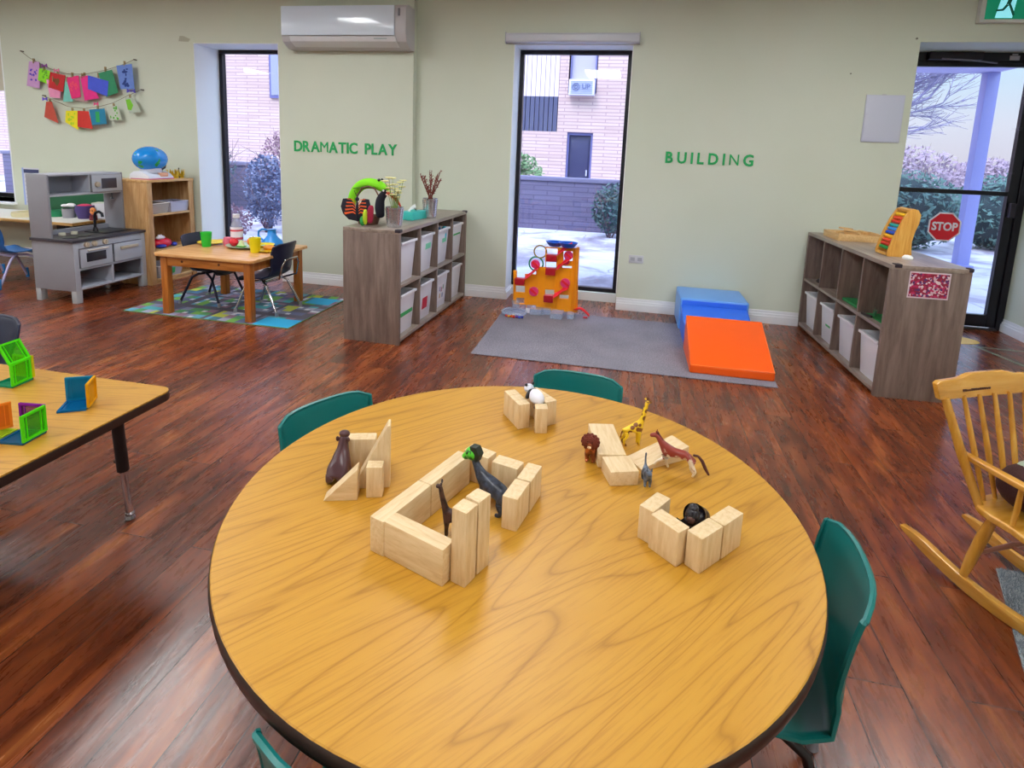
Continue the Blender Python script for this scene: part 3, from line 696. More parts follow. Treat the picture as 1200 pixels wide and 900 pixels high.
# patterned paper on the shelf end
def mat_pattern():
    m, nt, b = base_mat('paper_pattern'); v = coords(nt)
    vo = N(nt, 'ShaderNodeTexVoronoi', Scale=95.0); L(nt, v, vo.inputs['Vector'])
    sp = nt.nodes.new('ShaderNodeSeparateColor'); L(nt, vo.outputs['Color'], sp.inputs[0])
    r = ramp(nt, sp.outputs[0], [(0, '8f1238'), (.3, 'c02560'), (.5, '5a2a6a'), (.66, 'd8b8c4'), (.8, 'a01c3c'), (.92, 'e8d8dc')], 'CONSTANT'); L(nt, r.outputs[0], b.inputs['Base Color']); return m
t = thing('patterned_paper', 'maroon and pink patterned paper taped to the end of the right shelf', 'poster', frame_pt(shR, 1.4535, .10, .62), rad(2))
B().box(0, .215, -.0015, 0, 0, .155).done('paper', M('paper_white', 'd8c8d0', .6), t, smooth=False)
B().box(.007, .208, -.002, -.0012, .008, .147).done('pattern', mat_pattern(), t, smooth=False)

# ============================================================ things on the left shelf
T = .8065
METAL = M('bucket_metal', 'd5d8e0', .2, .9)
def bucket(label, loc, r, h):
    t = thing('metal_bucket', label, 'bucket', loc, 0, 'ribbed metal buckets')
    pr = [(0, .002), (r*.78, 0), (r*.80, .004)]
    for k in range(1, 8):
        z = h*k/8; rr = r*(.8+.2*k/8); pr += [(rr-.0015, z-h/16), (rr+.001, z)]
    pr += [(r, h), (r+.004, h), (r-.002, h-.003), (r*.79, .006), (0, .006)]
    B().lathe(pr, 28).done('bucket_wall', METAL, t)
    b = B()
    for k in range(14):
        a = 2*PI*k/14; b.cyl((r*.8*math.cos(a), r*.8*math.sin(a), .01), ((r+.001)*math.cos(a), (r+.001)*math.sin(a), h-.01), .0028, n=6)
    b.done('ribs', METAL, t); return t
b1 = bucket('ribbed metal bucket at the near end of the left shelf, holding pale flowers', (-1.60, 3.76, T), .062, .142)
b2 = bucket('ribbed metal bucket with brown dried twigs on the left shelf', (-1.567, 4.40, T), .06, .158)
t = thing('dried_twigs', 'bunch of brown dried twigs standing in the rear metal bucket', 'twigs', (-1.567, 4.40, T+.01))
random.seed(4); BRN = M('dried_brown', '7a3a2e', .8)
for k in range(10):
    a = 2*PI*k/10; tip = Vector((.09*math.cos(a), .06*math.sin(a), .33+random.uniform(-.04, .05))); b = B()
    pts = [Vector((0, 0, .02)), Vector((.015*math.cos(a), .015*math.sin(a), .17)), tip*.78+Vector((0, 0, .03)), tip]; b.tube(pts, [.003, .004, .004, .002], 5)
    for j in range(26):
        q = pts[1].lerp(tip, random.uniform(0, .9)); dd = Vector((random.gauss(0, 1), random.gauss(0, 1), 1)).normalized()*.022
        b.tri(q, q+dd+Vector((.004, 0, 0)), q+dd-Vector((.004, 0, -.004)))
    b.done('twig', BRN, t, smooth=False)
t = thing('tissue_box', 'teal tissue box with a white tissue pulled up on the left shelf', 'tissue box', (-1.66, 4.27, T), rad(80))
B().box(-.11, .11, -.06, .06, 0, .062).done('carton', M('tissue_teal', '3fc3bc', .5), t, bevel=.003)
b = B(); b.grid(lambda u, v: ((u-.5)*.12, (v-.5)*.02+.012*math.sin(u*9), .062+(.055*math.sin(PI*u)*(.5+u))*(1-abs(v-.5)*1.2)), 12, 4); b.done('tissue', M('tissue_white', 'eef2f4', .8), t, solid=.001)
# flowers
t = thing('artificial_flowers', 'pale yellow and green artificial flowers in the near metal bucket', 'flowers', (-1.60, 3.76, T+.01))
FY, FG = M('petal_cream', 'e4e0a0', .7), M('stem_green', '7f9a4a', .7)
for k in range(16):
    a = k*2.4; x, y, z = .062*math.cos(a)*(k/16+.3), .062*math.sin(a)*(k/16+.3), .20+.009*k
    f = B().tube([(0, 0, .02), (x*.4, y*.4, .15), (x, y, z)], .002, 5).done('flower', FG, t)
    b = B().sph((x, y, z), .007, 8)
    for j in range(7):
        q = 2*PI*j/7; b.sph((x+.016*math.cos(q), y+.016*math.sin(q), z+.003), (.012, .009, .005), 6, (0, 0, q))
    b.done('petals', FY, f)
# puppets and basket
t = thing('wicker_basket', 'round brown basket holding animal puppets at the back of the left shelf', 'basket', (-1.83, 3.83, T))
WK = wood('wicker', '4a2f26', '6e4a3a', '8d6a54', 6, .7, 'x')
B().lathe([(0, .003), (.068, 0), (.078, .03), (.083, .06), (.086, .062), (.079, .064), (.064, .006), (0, .006)], 24).done('bowl', WK, t)
B().tube([(-.083, 0, .05), (-.09, 0, .12), (-.085, 0, .2), (-.05, 0, .255), (.0, 0, .27), (.05, 0, .255), (.083, 0, .2), (.085, 0, .05)], .006, 8).done('handle', WK, t)
LIME = M('plush_lime', '86e41c', .85, bmp=.5, scale=300)
t = thing('snake_puppet', 'lime green plush puppet arching over the basket on the left shelf', 'puppet', (-1.85, 3.88, T))
pp = [(-.12, 0, .02), (-.14, .0, .11), (-.125, 0, .19), (-.09, 0, .25), (-.04, .0, .285), (.02, .0, .29), (.08, 0, .28), (.12, 0, .255), (.155, 0, .235)]
skin('body', [p+(r,) for p, r in zip(pp, (.022, .03, .036, .04, .042, .042, .04, .034, .022))], [(i, i+1) for i in range(8)], LIME, t)
for s in (-1, 1): B().sph((.09, s*.026, .317), .011, 10).done('eye', M('eye_dark', '1c1a20', .2), t)
B().tube([(-.1, -.045, .25), (-.02, -.05, .262), (.06, -.045, .262)], .004, 6).done('stripe', M('stripe_dark', '4a7a18', .8), t)
t = thing('butterfly_puppet', 'orange and black monarch butterfly puppet leaning out of the basket', 'puppet', (-1.86, 3.72, T), rad(12))
OR, BK = M('wing_orange', 'e8622a', .8), M('plush_black', '1d1b2a', .85)
for sx, sc in ((-1, 1.0), (1, .82)):
    wg = [(0, .06), (.02*sx, .15), (.05*sx, .19), (.10*sx, .185), (.115*sx, .13), (.10*sx, .08), (.06*sx, .04), (.0, .03)]
    wg = [(x*sc, z) for x, z in wg]; w_ = B().prism(wg, -.006, .006, 'xz').done('wing', BK, t, bevel=.002)
    b = B()
    for k in range(5):
        a0 = [(.012, .08+.018*k), (.03, .09+.022*k), (.085-.004*k, .075+.027*k), (.09-.005*k, .09+.0245*k), (.03, .1+.021*k), (.012, .088+.018*k)]
        b.prism([(x*sx*sc, z) for x, z in a0], -.0085, -.006, 'xz')
    b.done('wing_patch', OR, w_, smooth=False)
B().sph((0, -.004, .1), (.012, .014, .075), 10).sph((0, -.004, .185), (.015, .015, .015), 10).done('body', BK, t)
B().tube([(0, 0, .195), (.012, -.005, .225), (.02, -.01, .245)], .002, 5).tube([(0, 0, .195), (-.012, -.005, .225), (-.02, -.01, .245)], .002, 5).done('antenna', BK, t)
t = thing('toucan_puppet', 'black toucan puppet with a red and white beak above the near bucket', 'puppet', (-1.72, 3.8, T))
skin('body', [(0, 0, .05, .03), (-.01, 0, .12, .038), (-.005, 0, .19, .032), (.03, 0, .235, .028), (.05, 0, .245, .02)], [(0, 1), (1, 2), (2, 3), (3, 4)], BK, t)
skin('beak', [(.04, 0, .235, .02), (.085, 0, .215, .017), (.125, 0, .18, .012), (.15, 0, .14, .005)], [(0, 1), (1, 2), (2, 3)], M('beak_red', 'd2381e', .6), t)
B().tube([(.045, -.018, .225), (.085, -.018, .203), (.12, -.014, .165)], .005, 6).done('beak_stripe', M('beak_white', 'ecdcc8', .6), t)
B().sph((.03, -.026, .25), .008, 8).done('eye', M('eye_white', 'f0f0f0', .3), t)
t = thing('parrot_puppet', 'red and yellow green parrot puppet low in front of the basket', 'puppet', (-1.745, 3.68, T))
skin('body', [(0, 0, .025, .02), (0, 0, .08, .024), (.005, 0, .13, .022), (.01, 0, .155, .014)], [(0, 1), (1, 2), (2, 3)], M('plush_crimson', '9a1a3a', .85), t)
B().sph((-.03, -.012, .07), (.018, .02, .055), 10).done('wing', M('plush_yellowgreen', 'b6d42a', .85), t); B().sph((-.055, -.004, .04), (.02, .02, .035), 10).done('tail', M('plush_green', '2f9a4a', .85), t)
t = thing('cherry_toy', 'dark red plush berries beside the teal tissue box on the shelf', 'toy', (-1.70, 3.98, T))
for x, z in ((0, .06), (.03, .07), (.015, .1)): B().sph((x, 0, z), .024, 12).done('berry', M('berry_red', '9c1a2c', .5), t)
B().lathe([(0, 0), (.03, 0), (.028, .04), (0, .045)], 12, (.015, 0, 0)).done('base', GT2, t)

# ============================================================ things on the right shelf
PINE = wood('pine_tray', 'c99a5c', 'dcb37a', 'e9c993', 2, .5, 'x')
RT = lambda x, y, z=0: frame_pt(shR, x, y, .8065+z)
t = thing('puzzle_tray', 'shallow wooden tray of wooden pieces at the wall end of the right shelf', 'tray', RT(.32, .05), rad(-88))
b = B().box(-.13, .17, 0, .34, 0, .008).box(-.13, .17, 0, .012, .008, .05).box(-.13, .17, .328, .34, .008, .05).box(-.13, -.118, .012, .328, .008, .05).box(.158, .17, .012, .328, .008, .05)
b.done('tray_box', PINE, t, bevel=.002)
random.seed(9)
for k in range(9):
    x, y, a = random.uniform(-.07, .12), random.uniform(.05, .29), random.uniform(0, PI)
    o = B().cb((0, 0, 0), (.11, .022, .012)).done('wooden_piece', PINE, bevel=.002, loc=RT(.32+x*.55, .05+y*.75+.03, .02+.0125*k*.55), rotz=a); tag(o, 'flat wooden puzzle stick lying in the tray on the right shelf', 'puzzle piece', 'sticks in the puzzle tray')
t = thing('abacus', 'curved wooden bead abacus with rainbow bars on the right shelf', 'abacus', RT(1.05, .15), rad(-88))
AB = wood('abacus_wood', 'c8862e', 'dba046', 'e7b45e', 2, .4, 'z')
# side boards in the plane x = const; y is depth, z height
side = [(-.04, .0), (.10, 0), (.092, .05), (.088, .10), (.10, .17), (.115, .22), (.118, .27), (.10, .298), (.075, .305), (.05, .295), (.02, .24), (-.01, .16), (-.035, .07), (-.045, .02)]
for x in (-.085, .073): B().prism(side, x, x+.012, 'yz').done('side_board', AB, t, bevel=.002)
b = B().prism([(-.045, .005), (-.03, .0), (.0, .0), (.0, .012), (-.035, .02)], -.073, .073, 'yz').prism([(.05, .295), (.075, .305), (.10, .298), (.098, .285), (.075, .29), (.055, .282)], -.073, .073, 'yz'); b.done('cross_rail', AB, t)
cols = ['2f9a4a', 'd8301c', 'e8502a', 'f2b022', '2856c8', '2a8fe0', '2aa8a0', 'd8301c', 'e8502a', 'f2c022']
for k, c in enumerate(cols):
    s_ = (k+.6)/10; z = .035+s_*.235; y = -.038+.075*s_**1.2+.008
    rd = B().cyl((-.073, y, z), (.073, y, z), .002, n=6).done('rod', M('rod_steel', 'b8b8b8', .3, .9), t)
    b = B()
    for j in range(6): b.lathe([(0, -.009), (.008, -.0085), (.0115, -.003), (.0115, .003), (.008, .0085), (0, .009)], 10)
    vs = b.bm.verts[:]; n = len(vs)//6
    for j in range(6):
        vv = vs[j*n:(j+1)*n]; bmesh.ops.rotate(b.bm, verts=vv, cent=(0, 0, 0), matrix=Matrix.Rotation(PI/2, 3, 'Y')); bmesh.ops.translate(b.bm, verts=vv, vec=(-.045+j*.0185, y, z))
    b.done('beads', M('bead'+c, c, .35), rd)
o = B().lathe([(0, 0), (.028, 0), (.03, .01), (.02, .022), (0, .025)], 16).done('plastic_dish', M('lid_white', 'f2f2f2', .4), loc=RT(1.19, .20)); tag(o, 'small white rounded dish beside the abacus on the right shelf', 'dish')
# ============================================================ toy kitchen (local x along the front, y to the back)
KG = M('kitchen_shaded_grey', '8c8c95', .5, var=.04); KF = M('kitchen_front', 'aeb2bf', .45); KD = M('kitchen_top', '3a3742', .4); KI = M('kitchen_inner', '8f929f', .55)  # side panels use a darkened copy of the front grey, shade put into the colour
BG = M('knob_beige', 'b9ab98', .5); DKG = M('oven_glass', '2c2a33', .15)
t = thing('play_kitchen', 'grey wooden play kitchen with black counter and microwave beside the wooden shelf', 'play kitchen', (-4.32, 3.73, 0), rad(90))
W_, D_ = .70, .40
for xq in (0, W_-.03): B().box(xq, xq+.03, 0, D_, .1, .5).done('side_panel', KG, t, bevel=.003)
for x in (0, W_-.055):
    for y, nm in ((-.002, 'front'), (D_-.05, 'rear')):
        B().box(x, x+.055, y, y+.05, .0, .105).done('foot', M('kitchen_foot', 'a9adb2', .5), t, bevel=.004)
B().box(.003, .045, -.004, .02, .105, .5).box(W_-.045, W_-.003, -.004, .02, .105, .5).box(.045, W_-.045, -.003, .02, .445, .5).box(.045, W_-.045, -.003, .012, .265, .283).box(.045, W_-.045, -.003, .3, .105, .122).box(.34, .358, -.002, D_-.02, .122, .44).done('face_frame', KF, t, bevel=.002)
B().box(.03, W_-.03, D_-.015, D_-.003, .105, .5).box(.03, W_-.03, .02, D_-.02, .265, .275).done('back_panel', KI, t, smooth=False)
B().box(-.012, W_+.012, -.015, D_+.005, .5, .522).done('counter_top', KD, t, bevel=.003)
# oven door
o = B().box(.05, .335, -.016, -.002, .287, .44).done('oven_door', KF, t, bevel=.003)
B().box(.10, .28, -.019, -.015, .33, .405).done('oven_window', DKG, o, bevel=.002)
B().cyl((.1, -.035, .428), (.29, -.035, .428), .007, n=10).cyl((.115, -.035, .428), (.115, -.014, .428), .005, n=8).cyl((.275, -.035, .428), (.275, -.014, .428), .005, n=8).done('handle', M('handle_pale', 'd3cdc4', .4), o)
o = B().box(.365, .645, -.016, -.002, .287, .44).done('drawer_front', KF, t, bevel=.003)
B().box(.42, .60, -.03, -.016, .388, .412).done('handle', BG, o, bevel=.003)
for x in (.115, .185, .285):
    B().cyl((x, -.022, .473), (x, -.003, .473), .021, .023, 18).box(x-.004, x+.004, -.028, -.02, .455, .491).done('knob', BG, t, bevel=.001)
# hob plates and sink
for x in (.1, .22):
    h = B().cyl((x, .13, .522), (x, .13, .526), .055, n=24).done('hob_ring', M('hob_black', '1d1b22', .3), t)
for x, y in ((.16, .28), (.26, .27)): B().cyl((x, y, .522), (x, y, .545), .026, .024, 18).done('hob_pad', M('pad_cream', 'ccc8b4', .6), t, bevel=.002)
B().box(.38, .64, .08, .30, .522, .527).box(.40, .62, .10, .28, .527, .528).done('sink_basin', M('sink_dark', '16181f', .3, .4), t, bevel=.002)
B().cyl((.44, .25, .522), (.44, .25, .56), .022, .014, 14).tube([(.44, .25, .55), (.44, .25, .66), (.44, .235, .69), (.44, .20, .70), (.44, .17, .685), (.44, .165, .655)], .011, 10).done('tap', M('tap_black', '14151f', .3, .2), t)
# upper unit (hutch)
u0, u1 = .20, .40
for xq in (0, W_-.018): B().box(xq, xq+.018, u0, u1, .522, 1.035).done('upper_side', KG, t, bevel=.002)
B().box(.018, W_-.018, u0, u1, 1.02, 1.035).box(.018, W_-.018, u0, u1, .855, .87).box(.372, .385, u0+.005, u1, .87, 1.02).done('upper_shelf', KF, t, bevel=.002)
B().box(.018, W_-.018, u1-.012, u1-.002, .87, 1.02).done('upper_back', KI, t, smooth=False)
B().box(.018, W_-.018, u1-.03, u1-.01, .522, .56).done('rear_rail', KI, t, smooth=False)
o = B().box(.387, W_-.02, u0-.012, u0+.002, .873, 1.018).done('microwave_door', KF, t, bevel=.003)
B().box(.475, .625, u0-.015, u0-.011, .9, .988).done('oven_window', M('mw_window', '44404c', .2), o, bevel=.002)
B().cyl((.43, u0-.03, .938), (.43, u0-.012, .938), .022, .024, 16).done('knob', BG, o, bevel=.001)
B().cyl((.62, u0+.04, .80), (.62, u0+.04, .855), .004, n=6).cyl((.60, u0+.04, .80), (.64, u0+.04, .80), .004, n=6).done('utensil_hook', M('hook_steel', '4a5058', .3, .8), t)

# ============================================================ wooden bookcase
BW = wood('birch_shelf', 'a77848', 'c39763', 'd6b184', 1.2, .45, 'z', stretch=8); BWX = wood('birch_shelf_h', 'b5864f', 'd0a56c', 'e2c08c', 1.2, .4, 'y', stretch=8)
t = thing('wooden_bookcase', 'tall light wooden bookcase with toy bins between play kitchen and window', 'bookcase', (-4.265, 4.43, 0))
B().box(-.355, -.0125, 0, .02, 0, .949).box(-.012, 0, .0, .055, 0, .949).done('side_panel', BW, t, bevel=.002)
B().box(-.355, -.0125, .545, .565, 0, .949).box(-.012, 0, .505, .565, 0, .949).done('side_panel', BW, t, bevel=.002)
B().box(-.36, .004, -.004, .569, .95, .972).done('top_board', BWX, t, bevel=.002)
for z in (.638, .305, .03): B().box(-.345, -.002, .02, .545, z, z+.018).done('shelf_board', BWX, t, bevel=.002)
B().box(-.345, -.012, .02, .545, 0, .03).done('plinth', BWX, t, smooth=False)
B().box(-.355, -.347, .02, .545, .03, .95).done('back_panel', wood('birch_back', '9a6e44', 'b4855a', 'c99f74', 1.2, .5, 'z', stretch=8), t, smooth=False)
def clear_bin(label, loc, wy, dx, h, tint, a, grp='plastic tubs in the wooden bookcase'):
    t = thing('plastic_tub', label, 'tub', loc, 0, grp); k = .86
    b = B(); lo = [(-dx*k/2, -wy*k/2, 0), (dx*k/2, -wy*k/2, 0), (dx*k/2, wy*k/2, 0), (-dx*k/2, wy*k/2, 0)]; hi = [(-dx/2, -wy/2, h), (dx/2, -wy/2, h), (dx/2, wy/2, h), (-dx/2, wy/2, h)]
    vl = [b.bm.verts.new(p) for p in lo]; vh = [b.bm.verts.new(p) for p in hi]; b._f(vl[::-1])
    for j in range(4): b._f([vl[j], vl[(j+1) % 4], vh[(j+1) % 4], vh[j]])
    b.done('tub_wall', clear('tub_'+tint, tint, a, .1), t, solid=.002, smooth=False)
    e = .006; r = B().box(-dx/2-e, dx/2+e, -wy/2-e, -wy/2+.002, h-.006, h).box(-dx/2-e, dx/2+e, wy/2-.002, wy/2+e, h-.006, h).box(-dx/2-e, -dx/2, -wy/2, wy/2, h-.006, h).box(dx/2, dx/2+e, -wy/2, wy/2, h-.006, h).done('rim', M('rim_'+tint, tint, .3), t, bevel=.001)
    return t
clear_bin('clear tub with yellow and red pieces on the upper shelf of the bookcase', (-4.38, 4.585, .656), .22, .2, .10, 'e9e4dc', .3)
clear_bin('pale lilac tub on the upper shelf of the bookcase, right', (-4.38, 4.835, .656), .24, .2, .10, 'd4d6ec', .75)
lowtub = clear_bin('clear tub with green label on the bottom shelf of the bookcase', (-4.37, 4.66, .048), .30, .22, .12, 'd8d4d8', .5)
random.seed(3)
for k in range(12):
    c = random.choice(('e8b62a', 'e2c23a', 'd03a2a', 'e0582a')); o = B().cb((0, 0, .009), (.036, .022, .018)).done('toy_brick', M('brick'+c, c, .4), bevel=.003, loc=(-4.38+random.uniform(-.055, .06), 4.585+random.uniform(-.07, .07), .660+.019*(k//5)), rotz=random.uniform(0, 3))
    tag(o, 'small yellow or red toy piece inside the clear tub in the bookcase', 'toy piece', 'pieces in the clear tub')
B().hexa([(.098, -.05, .025), (.1, -.05, .025), (.1, .05, .025), (.098, .05, .025), (.106, -.05, .08), (.108, -.05, .08), (.108, .05, .08), (.106, .05, .08)]).done('tub_label', M('label_green', '2faa5e'), lowtub, smooth=False)
t = thing('toy_phone', 'red, white and blue rounded plastic toy on the middle shelf of the bookcase', 'toy', (-4.36, 4.66, .323))
B().sph((0, 0, .04), (.08, .10, .05), 18).done('body', M('toy_red', 'd8203c', .35), t)
B().sph((.02, -.03, .095), (.03, .05, .022), 12).done('white_top', M('toy_white', 'eae6ee', .4), t); B().sph((.05, -.055, .02), (.045, .045, .02), 12).sph((.06, .09, .02), (.03, .03, .02), 12).done('blue_foot', M('toy_blue', '2a3fae', .35), t)
for y in (-.05, -.02): B().cyl((.02, y, .105), (.02, y, .125), .008, n=8).done('button', M('toy_white', 'eae6ee'), t)
# globe
t = thing('globe', 'light-up toy globe, bright blue with green land, on a white base', 'globe', (-4.43, 4.66, .972))
B().prism([(-.11, 0), (.11, 0), (.115, .015), (.08, .05), (.03, .07), (-.06, .07), (-.10, .045)], -.14, .15, 'xz').done('base', M('globe_base', 'dfe2ee', .35), t, bevel=.012)
B().box(-.02, .112, .0, .09, .02, .062).done('base_cover', M('globe_peach', 'e2a98a', .4), t, bevel=.012); B().box(-.09, .118, -.14, .15, .0, .008).done('base_edge', M('globe_pink', 'c85a8a', .4), t)
B().cyl((0, 0, .06), (0, 0, .1), .095, .085, 24).done('collar', M('collar_grey', 'c0c4d0', .3), t)
def mat_globe():
    m, nt, b = base_mat('globe_map'); v = coords(nt); n = N(nt, 'ShaderNodeTexNoise', Scale=7.0, Detail=3.0); L(nt, v, n.inputs['Vector'])
    r = ramp(nt, n.outputs[0], [(0, '1f8fe6'), (.56, '2aa84e'), (.64, '1f8fe6'), (.69, 'd84a6a')], 'CONSTANT'); L(nt, r.outputs[0], b.inputs['Base Color']); b.inputs['Roughness'].default_value = .15; return m
B().sph((0, 0, .185), (.125, .165, .115), 28).done('sphere', mat_globe(), t)
B().tube([(0, .12, .08), (.0, .165, .10), (0, .185, .16), (0, .175, .21)], .012, 8).done('arm', M('arm_dark', '23262f', .4), t)
# gold crown
GOLD = M('crown_gold', 'd8b02a', .3, .6)
for k, (y, r, lab) in enumerate(((4.87, .045, 'gold toy crown on top of the bookcase, next to the globe'), (4.955, .035, 'small gold toy crown at the window end of the bookcase top'))):
    t = thing('toy_tiara', lab, 'crown', (-4.38, y, .972), 0, 'gold crowns on the bookcase')
    B().lathe([(r, 0), (r+.003, 0), (r+.006, .03), (r+.003, .03), (r, .001)], 20).done('band', GOLD, t)
    for j in range(7):
        a = 2*PI*j/7; cx, cy = (r+.004)*math.cos(a), (r+.004)*math.sin(a); tx, ty = -math.sin(a), math.cos(a); w2 = .018*r/.045
        B().tri((cx-tx*w2, cy-ty*w2, .026), (cx+tx*w2, cy+ty*w2, .026), (cx*1.12, cy*1.12, .085)).done('point', GOLD, t, solid=.003, smooth=False)
t = thing('toy_wand', 'slim dark stick standing among the gold crowns', 'stick', (-4.36, 4.985-.06, .972))
B().cyl((0, 0, 0), (0, 0, .012), .012, n=10).cyl((0, 0, .01), (0, 0, .10), .005, n=8).done('rod', M('rod_dark', '2e3438', .5), t)

# ============================================================ map rug, pine table and its chairs
random.seed(31)
pal = ['4f8f5a', '6fa648', '4a78a0', '5a5f80', '7c7f98', '8a6a80', '63a0b8', 'b8c048', '3f6a7a', '9a9ab4', '47a0a8', '57525e']
b = B(); x0, x1, y0, y1 = -3.85, -2.40, 3.69, 4.63; nx, ny = 38, 24
mats = [M('rug'+c, c, .9) for c in pal]+[M('rug_cyan', '2aa6d8', .9), M('rug_road', '55505f', .9), M('rug_white', 'c9cbd6', .9), M('rug_edge', '5f7a50', .9)]
b.mi = len(mats)-1; b.box(x0, x1, y0, y1, 0.0005, .005)
road = lambda i, j: i in (7, 8, 18, 28) or j in (6, 7, 15)
for i in range(nx):
    for j in range(ny):
        xa, xb = x0+.01+(x1-x0-.02)*i/nx, x0+.01+(x1-x0-.02)*(i+1)/nx; ya, yb = y0+.01+(y1-y0-.02)*j/ny, y0+.01+(y1-y0-.02)*(j+1)/ny
        random.seed((i//2)*31+(j//2)*7); mi = random.randrange(len(pal))
        if (i >= 30 and j <= 4) or (31 <= i <= 36 and 17 <= j <= 21): mi = len(pal)
        elif road(i, j): mi = len(pal)+1
        elif random.Random(i*17+j).random() < .06: mi = len(pal)+2
        b.mi = mi; b.quad((xa, ya, .0056), (xb, ya, .0056), (xb, yb, .0056), (xa, yb, .0056))
tag(b.done('play_rug', mats, smooth=False), 'colourful town map play rug with bright blue corner under the pine table', 'rug')
# pine table
PN = wood('pine_orange', 'a85f22', 'c47a32', 'd9954a', 1.0, .4, 'x', stretch=10); PNZ = wood('pine_orange_z', '9a5218', 'b56a26', 'cc8238', 1.0, .4, 'z', stretch=10)
PNT = wood('pine_top', 'c98a4c', 'dba468', 'e9bd88', 1.0, .28, 'x', stretch=10)
t = thing('play_table', 'small orange pine play table set with toy dishes on the map rug', 'table', (-3.115, 4.075, 0))
b = B().prism([(-.435, -.36), (-.405, -.385), (.40, -.385), (.43, -.36), (.43, .365), (.405, .39), (-.405, .39), (-.435, .365)], .465, .49)
b.done('table_top', PNT, t, bevel=.006)
for sx in (-1, 1):
    for sy in (-1, 1): B().cb((sx*.36, sy*.325, .2355), (.055, .055, .459)).done('leg', PNZ, t, bevel=.003)
for yq in (-.345, .32): B().box(-.335, .335, yq, yq+.025, .39, .465).done('apron', PN, t, bevel=.002)
for xq in (-.382, .357): B().box(xq, xq+.025, -.3, .3, .39, .465).done('apron', PNZ, t, bevel=.002)
for x in (-.2, .12): B().cyl((x, -.347, .43), (x, -.3449, .43), .01, n=12).done('knot', M('pine_knot', '5a2a12', .6), t)

# moulded school chair, faces local -y
def school_chair(label, loc, rz, shell_mat, leg_mat, grp, seat_h=.31, back_h=.585, wid=.36, depth=.30, foot=.19, cap=None, loop=True, rec=1.0, waist=True):
    t = thing('school_chair', label, 'chair', loc, rz, grp)
    d0, d1 = -depth*.52, depth*.42
    prof = [(d0-.012, seat_h-.035), (d0, seat_h-.012), (d0+.03, seat_h), (0, seat_h-.008), (d1-.06, seat_h-.006), (d1, seat_h+.018), (d1+.035*rec, seat_h+.07), (d1+.045*rec, seat_h+.14), (d1+.06*rec, back_h-.06), (d1+.075*rec, back_h-.012), (d1+.082*rec, back_h)]
    wd_ = [.42, .455, .47, .48, .45, .40, .375, .41, .45, .435, .415] if waist else [.46, .50, .52, .525, .52, .50, .46, .455, .465, .465, .455]
    Q = len(prof)-1
    def fn(u, v):
        f = v*Q; i = min(int(f), Q-1); q = f-i
        y = prof[i][0]*(1-q)+prof[i+1][0]*q; z = prof[i][1]*(1-q)+prof[i+1][1]*q; w = (wd_[i]*(1-q)+wd_[i+1]*q)*wid
        s = (u-.5)*2; k = abs(s)**2.6
        seatk = max(0, min(1, (f-4)/2.5))
        z += k*.016*(1-seatk); y -= k*.034*seatk
        q2 = max(0, (v-.8)/.2)**2; return (s*w, y, z-abs(s)**8*.016*q2)
    sh = B().grid(fn, 18, 40).done('shell', shell_mat, t, solid=.006, smooth=60)
    # rolled rim
    rim = [fn(0, j/20) for j in range(21)]+[fn(i/10, 1) for i in range(1, 10)]+[fn(1, 1-j/20) for j in range(21)]+[fn(1-i/10, 0) for i in range(1, 10)]
    B().tube(rim, .006, 6, closed=True).done('rim', shell_mat, sh)
    fw = wid*.42; zt = seat_h-.028
    for sx in (-1, 1):
        f = B().tube([(sx*fw*.55, 0, zt), (sx*fw*.8, -.05, zt-.002), (sx*fw*.95, -depth*.36, zt-.03), (sx*(fw+.02), -foot, .012)], .0105, 10).done('leg', leg_mat, t)
        r_ = B().tube([(sx*fw*.55, .0, zt), (sx*fw*.8, .04, zt-.002), (sx*fw*.95, depth*.3, zt-.03), (sx*(fw+.02), foot, .012)], .0105, 10).done('leg', leg_mat, t)
        for y in (-foot, foot): B().cyl((sx*(fw+.02), y, 0), (sx*(fw+.021), y*.985, .035 if not cap else .09), .014, .013, 12).done('foot_cap', cap or M('foot_cap_grey', '8a8a92', .4), t)
    B().tube([(-fw*.6, -.01, zt), (fw*.6, -.01, zt)], .010, 8).tube([(-fw*.6, .03, zt), (fw*.6, .03, zt)], .010, 8).done('seat_frame', leg_mat, t)
    if loop:
        yb = d1+.05
        B().tube([(-fw*.75, .06, zt-.005), (-fw*.82, yb+.015, zt+.035), (-fw*.78, yb+.038, seat_h+.11), (-fw*.55, yb+.046, seat_h+.155), (fw*.55, yb+.046, seat_h+.155), (fw*.78, yb+.038, seat_h+.11), (fw*.82, yb+.015, zt+.035), (fw*.75, .06, zt-.005)], .0075, 8).done('back_brace', leg_mat, t)
    return t
NAVY = M('shell_navy', '1c2340', .38, var=.05); CHR = M('chrome', 'c9c9d0', .12, 1.0); DLEG = M('leg_dark_navy', '1e2238', .3, .4)
school_chair('navy school chair with chrome legs at the right end of the pine play table', (-2.832, 4.09, .0058), rad(-90), NAVY, CHR, 'navy chairs at the pine table', .285, .565, .35, .28, .185)
school_chair('navy school chair with dark legs pushed in at the left end of pine table', (-3.405, 4.165, .0058), rad(90), NAVY, DLEG, 'navy chairs at the pine table', .285, .565, .35, .28, .185, loop=False)
